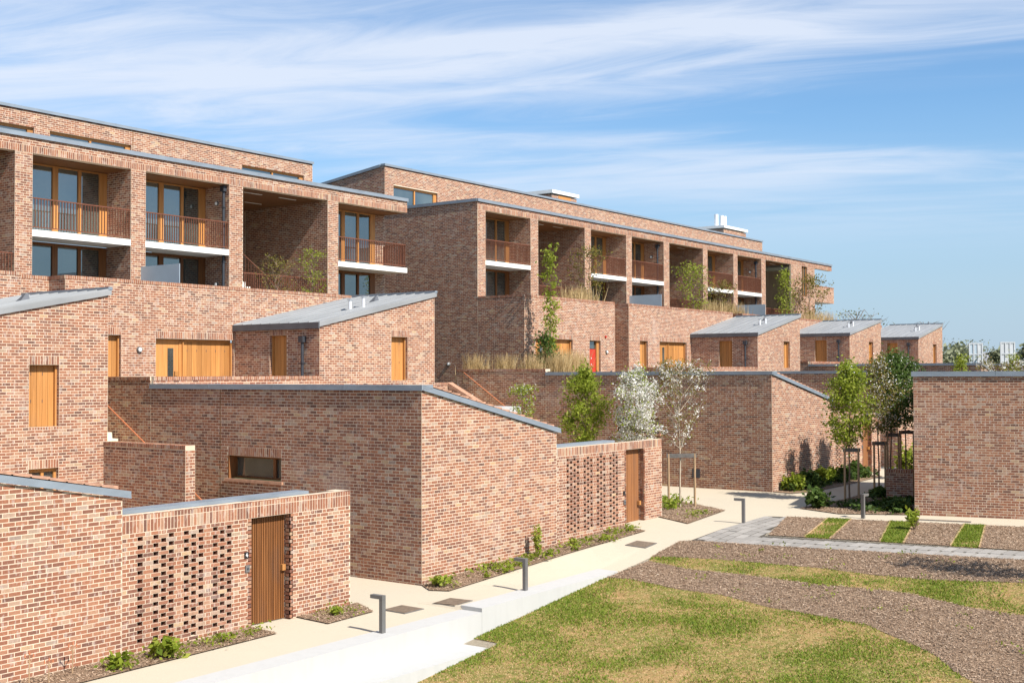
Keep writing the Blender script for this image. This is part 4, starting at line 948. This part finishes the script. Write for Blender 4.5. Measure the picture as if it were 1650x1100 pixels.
# dry ornamental grasses on the terrace of the blossom house and on the upper terraces
def clumps(xs, n_each, r):
    out = []
    for (x, y, z) in xs:
        a = rng.normal(size=(n_each, 2))*r; out.append(np.stack([x+a[:, 0], y+a[:, 1], np.full(n_each, z)], 1))
    return np.concatenate(out)
gr = [(41.25+.4*i, 13.9-.45*i+.5*(i % 2), 4.45) for i in range(8)]
tag(blades('dry_grass', clumps(gr, 230, .18), 1.25, .6, .012, 'straw_blade', .5), 'low pale dry grasses along the dark parapet at the foot of the end wall', 'dry grass')
gr = [(44.2+.42*i, 12.0+.7*(i % 2)+random.uniform(-.15, .15), 4.35) for i in range(7)]
tag(blades('dry_grass', clumps(gr, 300, .2), 1.55, .55, .013, 'straw_blade', .62), 'golden dry grasses in front of the pale brick parapet beside the red door', 'dry grass')
for i, (gx, lab) in enumerate((((50.4, 51.2, 51.9), 'dry grasses on the terrace below the first yellow-green shrub'), ((65.3, 66.4, 68.2, 69.2), 'dry grasses on the terrace right of the bushy shrub'), ((80.2, 81.6, 82.8, 83.9), 'dry grasses on the terrace below the narrow window'))):
    tag(blades('dry_grass', clumps([(x, 14.9, 7.4) for x in gx], 260, .3), 1.75, .6, .018, 'straw_blade', .55), lab, 'dry grass')
# low leafy shrubs round the shaded path
def shrub(name, label, x, y, r, h, n, ls, mat='leaf_dark', group=None, z=None, tone=0.):
    z = H(x, y) if z is None else z; T = thing(name, label, 'shrub', (x, y, z), group); rs = np.random.default_rng(int(abs(x*77+y*13)*10))
    m = MB()
    for k in range(9):
        a = rs.uniform(0, 6.28); d = rs.uniform(.2, .9)*r; m.tube((x, y, z-.03), (x+math.cos(a)*d, y+math.sin(a)*d, z+h*rs.uniform(.5, .9)), .012, .005, 5, False)
    m.build('stems', 'bark', T)
    k = rs.integers(0, 12, n); ca = rs.uniform(0, 6.28, 12); cd_ = np.sqrt(rs.uniform(0, 1, 12))*r*.8; ch = rs.uniform(.35, .95, 12)*h
    pos = np.stack([x+np.cos(ca[k])*cd_[k], y+np.sin(ca[k])*cd_[k], z+ch[k]], 1)+rs.normal(size=(n, 3))*np.array([r*.24, r*.24, h*.18]); pos[:, 2] = np.maximum(pos[:, 2], z+.02)
    t = np.clip(.5+tone+rs.normal(size=n)*.22, 0, 1); fastmesh('leaves', leafquads(pos, ls, t, 1.0, 1.2), n, t, mat, T); return T
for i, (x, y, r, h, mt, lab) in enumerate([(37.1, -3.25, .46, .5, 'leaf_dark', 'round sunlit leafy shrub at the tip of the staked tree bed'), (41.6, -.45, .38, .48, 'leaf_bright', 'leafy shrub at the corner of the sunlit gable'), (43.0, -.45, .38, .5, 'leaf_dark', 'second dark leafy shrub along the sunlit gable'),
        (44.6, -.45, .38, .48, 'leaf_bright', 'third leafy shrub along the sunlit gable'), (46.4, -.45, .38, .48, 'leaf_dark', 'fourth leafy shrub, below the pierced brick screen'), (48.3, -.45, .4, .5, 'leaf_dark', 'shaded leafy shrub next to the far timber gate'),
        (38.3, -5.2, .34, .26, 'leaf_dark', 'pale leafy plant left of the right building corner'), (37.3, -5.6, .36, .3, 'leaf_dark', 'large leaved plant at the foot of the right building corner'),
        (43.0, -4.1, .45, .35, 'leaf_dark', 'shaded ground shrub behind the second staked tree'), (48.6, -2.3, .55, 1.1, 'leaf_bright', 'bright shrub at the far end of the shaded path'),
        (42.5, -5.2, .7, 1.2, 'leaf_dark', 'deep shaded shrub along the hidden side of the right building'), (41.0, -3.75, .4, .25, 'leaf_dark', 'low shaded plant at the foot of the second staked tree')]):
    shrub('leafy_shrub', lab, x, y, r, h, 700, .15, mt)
shrub('spurge_plant', 'small upright yellow-green plant against the sunlit gable by the second bollard', 25.5, -.35, .12, .62, 260, .07, 'leaf_bright', tone=.3)
shrub('leafy_weed', 'big leafy weed in bark mulch below the pierced screen near the gate', 13.75, -.65, .28, .3, 120, .14, 'leaf_bright')
shrub('leafy_weed', 'leafy weed in bark mulch near the left bottom corner', 12.75, -.6, .22, .22, 80, .12, 'leaf_bright', tone=-.1)
shrub('leafy_weed', 'little leafy weed in the bark bed right of the slatted gate', 18.05, -.55, .15, .16, 60, .09, 'leaf_bright')
shrub('leafy_weed', 'leafy weed at the corner where the dark wall meets the cream path', 21.45, -.45, .25, .22, 110, .11, 'leaf_bright')
shrub('leafy_weed', 'low green clump on the bark strip edge by the grey pavers', 33.55, -7.35, .2, .5, 130, .12, 'leaf_bright')
def dead_stem(x, y, h, label):
    T = thing('dead_stem', label, 'plant stem', (x, y, H(x, y))); z = H(x, y)
    m = MB(); m.tube((x, y, z), (x+.01, y, z+h), .012, .008, 6); m.tube((x+.01, y, z+h*.7), (x+.09, y+.02, z+h*.9), .008, .004, 5); m.tube((x+.01, y, z+h*.72), (x-.07, y, z+h*.95), .008, .004, 5); m.build('stem', 'stake_wood', T)
    b = MB(); 
    for q in ((x+.01, y, z+h), (x+.09, y+.02, z+h*.9), (x-.07, y, z+h*.95)): b.tube((q[0], q[1], q[2]-.02), (q[0], q[1], q[2]+.035), .016, .006, 6)
    b.build('buds', 'copper_rail', T)
dead_stem(11.15, -.55, .55, 'tall brown dead stem nearest the left bottom corner'); dead_stem(11.45, -.62, .4, 'short brown dead stem beside the tall one'); dead_stem(12.1, -.3, .5, 'forked brown stem with buds against the brick wall')
def stakes(x, y, ang, w, h, label, wood='stake_wood'):
    T = thing('tree_stake', label, 'tree stake', (x, y, H(x, y)), 'timber stakes holding young trees'); z = H(x, y); c, s = math.cos(ang), math.sin(ang)
    for k in (-1, 1): MB().tube((x+c*w*k, y+s*w*k, z-.1), (x+c*w*k, y+s*w*k, z+h), .038, .035, 10).build('stake', wood, T)
    F = Frame((x, y), (c, s), (-s, c)); MB().fbox(F, -w-.06, w+.06, .025, -.025, z+h-.13, z+h).build('crossbar', 'cap_wood', T)
AR = math.atan2(CR.y, CR.x)
stakes(34.93, .55, AR, .42, 1.72, 'pair of stakes and dark crossbar round the sparse blossom tree')
stakes(39.15, -3.5, AR-.1, .22, 1.78, 'pair of sunlit stakes and crossbar at the bright pear tree')
stakes(41.85, -3.5, AR+.1, .2, 1.85, 'second pair of stakes, with a tilted dark crossbar in shade')
stakes(43.25, -3.5, AR, .2, 2.08, 'third pair of dark stakes above the brick pier')
stakes(45.05, -3.42, AR, .24, 2.1, 'fourth pair of dark stakes beside the right building')
# ------------------------------------------------------------------ far trees, hedge, frames
def far_tree(x, y, h, r, label, leaves, mat='hazed_leaf', bare=False, zc=.25):
    tree('far_tree', label, (x, y, .6), h, r, h*zc, 26 if not bare else 34, leaves, .4 if not bare else .2, mat, 0, prof='oval' if not bare else 'vase', spread=r*.16, trunk_r=.12, cat='tree')
far_tree(117, 24.9, 10.2, 2.6, 'bare twiggy tree showing left above the middle shed roof', 260, 'hazed_leaf', True)
far_tree(121, 19.3, 9.3, 2.0, 'bare branched tree above the rightmost shed roof', 0, 'hazed_leaf', True)
far_tree(119.5, 22.2, 8.6, 2.0, 'low green tree top between the two far sheds', 500, 'hazed_leaf')
far_tree(125, 17.2, 6.4, 2.6, 'broad green tree right of the rightmost shed', 2600)
far_tree(129, 14.4, 6.4, 1.8, 'green tree between the two white frames', 2000)
far_tree(128, 17.8, 6.9, 2.4, 'thin grey-green tree behind the broad one', 900, 'hazed_leaf', True)
far_tree(135, 13.0, 7.0, 2.0, 'pale tree behind the second white frame', 1100)
far_tree(131, 9.9, 6.3, 2.2, 'green tree at the right edge of the far view', 2000)
hp = np.stack([rng.uniform(140, 165, 9000), np.zeros(9000), np.zeros(9000)], 1); tt = rng.uniform(0, 1, 9000)
hp[:, 0] = 150+rng.normal(size=9000)*1.5; hp[:, 1] = -40+tt*120; hp[:, 2] = .6+rng.uniform(0, 1, 9000)**.7*(3.0+.8*np.sin(tt*37)+.6*np.sin(tt*91+1))
tone = np.clip(rng.normal(.45, .25, 9000), 0, 1)
tag(fastmesh('hedgerow', leafquads(hp, .8, tone, .3), 9000, tone, 'hazed_leaf'), 'far mixed hedgerow behind all the houses', 'hedge', None, 'stuff')
def frame_tower(x, y, z0, z1, w, label, panel):
    T = thing('white_frame', label, 'steel frame', (x, y, z0)); F = Frame((x, y), (CR.x, CR.y), (-CF.x, -CF.y))
    for k in range(4): MB().fbox(F, -w/2+w*k/3-.06, -w/2+w*k/3+.06, .06, -.06, .6, z1).build('post', 'far_white', T)
    for zz in (z1-.12, (z0+z1)/2, z0): MB().fbox(F, -w/2, w/2, .05, -.05, zz, zz+.12).build('rail', 'far_white', T)
    for k in range(3): MB().fbox(F, -w/2+w*k/3+.07, -w/2+w*(k+1)/3-.07, .0, -.03, z0+.12, z1-.13).build('panel', 'far_white' if panel or k == 2 else 'frosted', T)
frame_tower(123.9, 15.4, 5.4, 7.75, 1.25, 'far white steel frame with bluish glass panels, left of the two', False)
frame_tower(125.9, 12.9, 5.4, 7.85, 1.35, 'far white steel frame filled with white panels, right of the two', True)
sh_ = thing('far_shed', 'long low grey roof in the distance behind the white frames', 'shed', (150, 12, .6))
MB().box(146, 150, 6, 22, .6, 5.2).build('wall', 'far_wall', sh_); MB().hexa([(145.5, 5.5, 5.2), (150.5, 5.5, 5.2), (150.5, 22.5, 5.2), (145.5, 22.5, 5.2)], [(148, 5.5, 7.2), (148.1, 5.5, 7.2), (148.1, 22.5, 7.2), (148, 22.5, 7.2)]).build('roof', 'far_wall', sh_)
# ------------------------------------------------------------------ bark chips, grass, ground cover
def inpoly(x, y, poly):
    c = np.zeros(len(x), bool); n = len(poly)
    for i in range(n):
        (x1, y1), (x2, y2) = poly[i], poly[i-1]
        with np.errstate(divide='ignore', invalid='ignore'):
            t = ((y1 > y) != (y2 > y)) & (x < (x2-x1)*(y-y1)/(y2-y1+1e-12)+x1)
        c ^= t
    return c
Hv = np.vectorize(H)
def scatter(poly, dens):
    xs = [p[0] for p in poly]; ys = [p[1] for p in poly]; a = (max(xs)-min(xs))*(max(ys)-min(ys)); n = int(a*dens)
    x = rng.uniform(min(xs), max(xs), n); y = rng.uniform(min(ys), max(ys), n); k = inpoly(x, y, poly); return x[k], y[k]
def chips(poly, dens, label, size=.046):
    x, y = scatter(poly, dens); n = len(x); z = Hv(x, y)+.012+rng.uniform(0, .025, n)
    nv = rng.normal(size=(n, 3))*.45; nv[:, 2] = 1; nv /= np.linalg.norm(nv, axis=1)[:, None]
    an = rng.uniform(0, 6.28, n); u = np.stack([np.cos(an), np.sin(an), np.zeros(n)], 1); u -= nv*(u*nv).sum(1)[:, None]; w = np.cross(nv, u)
    l = size*rng.uniform(.5, 1.5, (n, 1)); b = size*rng.uniform(.15, .35, (n, 1)); P = np.stack([x, y, z], 1)
    q = np.stack([P-u*l*.5-w*b*.5, P+u*l*.5-w*b*.5, P+u*l*.5+w*b*.5, P-u*l*.5+w*b*.5], 1)
    tone = np.clip(rng.beta(2.2, 2.2, n), 0, 1); tag(fastmesh('bark_mulch', q, n, tone, 'chip'), label, 'bark mulch', None, 'stuff')
chips(MULCH2, 900, 'wide band of bark mulch curving round the lawn')
chips(MULCH1, 900, 'band of bark mulch along the grey pavers')
for b, lb in ((BED0, 'bark mulch at the foot of the pierced screen wall'), (BED0B, 'bark mulch patch right of the slatted gate'), (BED1, 'bark mulch strip along the long sunlit gable'), (BED3, 'bark mulch round the sparse blossom tree'), (BED4, 'bark mulch under the staked trees')):
    chips(b, 600, lb, .05)
for i in (0, 2, 4, 6, 8): chips(STRIPS[i], 520, ('first', 'second', 'third', 'fourth', 'fifth')[i//2]+' bark strip counted from the bollard side', .05)
def green(x, y):      # patchiness of the turf, same idea as the turf material but free of it
    return np.array([mnoise.fractal((a*.55, b*.55, 3.1), 1.0, 2.0, 4) for a, b in zip(x, y)])
def turf(poly, dens, label, h=.04, thr=.13, tone0=.36):
    x, y = scatter(poly, dens); g = green(x, y)*.95+rng.normal(size=len(x))*.27; n = len(x)
    tone = np.where(g > thr, np.clip(rng.normal(tone0, .17, n), 0, 1), np.clip(rng.normal(.88, .12, n), 0, 1))
    keep = (g > thr) | (rng.uniform(0, 1, n) < .45); x, y, g, tone = x[keep], y[keep], g[keep], tone[keep]; n = len(x)
    hh = h*rng.uniform(.5, 1.2, n)*np.where(g > thr, 1, .5); an = rng.uniform(0, 6.28, n); w = .011*rng.uniform(.6, 1.3, n); z = Hv(x, y)-.004
    dx, dy = np.cos(an)*w, np.sin(an)*w; lx, ly = rng.normal(size=n)*h*.6, rng.normal(size=n)*h*.6
    q = np.stack([np.stack([x-dx, y-dy, z], 1), np.stack([x+dx, y+dy, z], 1), np.stack([x+dx*.3+lx, y+dy*.3+ly, z+hh], 1), np.stack([x-dx*.3+lx, y-dy*.3+ly, z+hh], 1)], 1)
    tag(fastmesh('grass', q, n, tone, 'grass_blade'), label, 'grass', None, 'stuff')
turf([(14.5, -3.42)] + LAWN[1:-2] + [(20.2, -13.5), (14.5, -6)], 2300, 'thin patchy lawn grass in front of the white wall')
turf(STRIP, 1900, 'patchy grass band between the two bark bands')
for i in (1, 3, 5, 7, 9): turf(STRIPS[i], 2300, ('first', 'second', 'third', 'fourth', 'fifth')[i//2]+' grass strip counted from the bollard side', .05, -.6 if i > 1 else -.1, .35)
def cover_plants(poly, n, label, size=.09, mat='leaf_bright', k=10, hmax=.14, tone0=.4):
    x, y = scatter(poly, 40); i = rng.choice(len(x), n); x = x[i]; y = y[i]; pos = []
    for a, b in zip(x, y):
        r = random.uniform(.05, .16); q = rng.normal(size=(k, 3))*np.array([r, r, 0]); q[:, 0] += a; q[:, 1] += b; q[:, 2] = H(a, b)+.02+rng.uniform(0, hmax, k); pos.append(q)
    pos = np.concatenate(pos); t = np.clip(rng.normal(tone0, .25, len(pos)), 0, 1)
    tag(fastmesh('ground_cover', leafquads(pos, size, t, 1.2), len(pos), t, mat), label, 'ground cover', None, 'stuff')
cover_plants([(12.5, -.85), (16.1, -.75), (16.1, -.25), (12.5, -.3)], 26, 'small green weeds dotted over the bark below the pierced screen', .06, k=16)
cover_plants([(17.5, -.85), (18.6, -.8), (18.9, -.2), (17.6, -.1)], 8, 'tiny weeds on the bark patch by the slatted gate', .05, k=12)
cover_plants([(21.5, -.85), (29.6, -.95), (30.0, -.3), (21.5, -.25)], 62, 'low green plants spread along the bark below the long gable', .075, k=16)
cover_plants([(32.9, .3), (35.6, .2), (36.2, 1.6), (34.4, 2.0)], 34, 'low green plants at the foot of the sparse blossom tree', .09, k=18, hmax=.3)
cover_plants([(32.2, -1.2), (34.3, -.9), (33.5, -.3)], 14, 'small weeds at the point of the corner bark bed', .06)
cover_plants([(40.9, -.1), (41.0, -.8), (45, -.9), (49.2, -.8), (49.4, -.1)], 50, 'leafy plants filling the bed along the sunlit far gable', .12, 'leaf_dark', 20, .25)
cover_plants([(36.8, -3.6), (36.6, -5.9), (45, -4.8), (47, -3.6), (43, -3.5), (40, -3.6)], 70, 'leafy plants filling the shaded bed under the staked trees', .12, 'leaf_dark', 20, .18)
cover_plants([(24.9, -3.6), (29.1, -3.2), (30.2, -13), (23, -13)], 46, 'small weeds scattered over the bark bands', .05, k=8, hmax=.1)
# ------------------------------------------------------------------ lay the bricks
def project(p):
    d = Vector(p)-CAMPOS; z = d.dot(CF); return (825+FPX*d.dot(CR)/z, 550-FPX*d.dot(CU)/z, z)
def lay():
    bpy.context.view_layer.update(); dg = bpy.context.evaluated_depsgraph_get()
    proto = {}
    def pm(kind):
        if kind not in proto:
            w, h = {1: (.21, .06), 2: (.098, .06), 3: (.062, .213)}[kind]; F = Frame((0, 0), (1, 0), (0, -1)); b = MB().fbox(F, -w/2, w/2, .0014, -.01, 0, h)
            me = bpy.data.meshes.new('brick'); me.from_pydata(b.v, [], b.f); me.materials.append(M['brick1'])
            bm = bmesh.new(); bm.from_mesh(me); bmesh.ops.recalc_face_normals(bm, faces=bm.faces); bm.to_mesh(me); bm.free(); proto[kind] = me
        return proto[kind]
    for T, L in BR.items():
        single = set()
        if T in SINGLE:
            cand = []
            for i, (F, x0, x1, z0, zl, zr, full) in enumerate(L):
                if full not in (1, 3): continue
                c = Vector(F.p((x0+x1)/2, .02, (z0+zl)/2)); d = (CAMPOS-c)
                if d.dot(F.n) <= 0: continue
                u, v, dep = project(c)
                if not (4 < u < 1646 and 4 < v < 1096): continue
                ua = project(F.p(x0, .01, z0)); ub = project(F.p(x1, .01, z0)); cand.append((-(abs(ua[0]-ub[0])+2*(zl-z0)*FPX/dep), i, c))
            cand.sort(key=lambda q: q[0]); n = 0
            for sc, i, c in cand:
                if n >= 300: break
                dr = c-CAMPOS; hit, loc, *_ = S.ray_cast(dg, CAMPOS, dr.normalized(), distance=dr.length+.5)
                if hit and (loc-CAMPOS).length < dr.length-.12: continue
                single.add(i); n += 1
            for i in single:
                F, x0, x1, z0, zl, zr, full = L[i]
                o = bpy.data.objects.new('brick', pm(full)); p = F.p((x0+x1)/2, random.uniform(-.0005, .0008), z0); link(o, T, p)
                o.rotation_euler = (0, 0, math.atan2(F.d.y, F.d.x) + (math.pi if F.d.cross(F.n).z > 0 else 0))
        rest = [q for i, q in enumerate(L) if i not in single]
        if not rest: continue
        n = len(rest); O_ = np.array([tuple(q[0].o) for q in rest]); D = np.array([tuple(q[0].d) for q in rest]); NN = np.array([tuple(q[0].n) for q in rest])
        x0, x1, z0, zl, zr = (np.array([q[k] for q in rest])[:, None] for k in (1, 2, 3, 4, 5)); f = (.0014+rng.uniform(-.0006, .0008, (n, 1))); b = -.008
        Z = np.array([[0, 0, 1.]])
        P = lambda a, nn, z: O_ + D*a + NN*nn + Z*z
        A, B, C_, E_ = P(x0, f, z0), P(x1, f, z0), P(x1, f, zr), P(x0, f, zl); a, b2, c, e = P(x0, b, z0), P(x1, b, z0), P(x1, b, zr), P(x0, b, zl)
        q = np.concatenate([np.stack(s, 1) for s in ((A, B, C_, E_), (E_, C_, c, e), (a, b2, B, A), (A, E_, e, a), (B, b2, c, C_))])
        flip = (np.cross(D, NN)[:, 2] > 0); fl = np.tile(flip, 5); q[fl] = q[fl][:, ::-1]
        t = np.tile(rng.uniform(0, 1, n), 5)
        fastmesh('brickwork', q, 5*n, t, 'brick', T, 'stuff')
SINGLE = {H0, H1, H2, HK, A1}
lay()
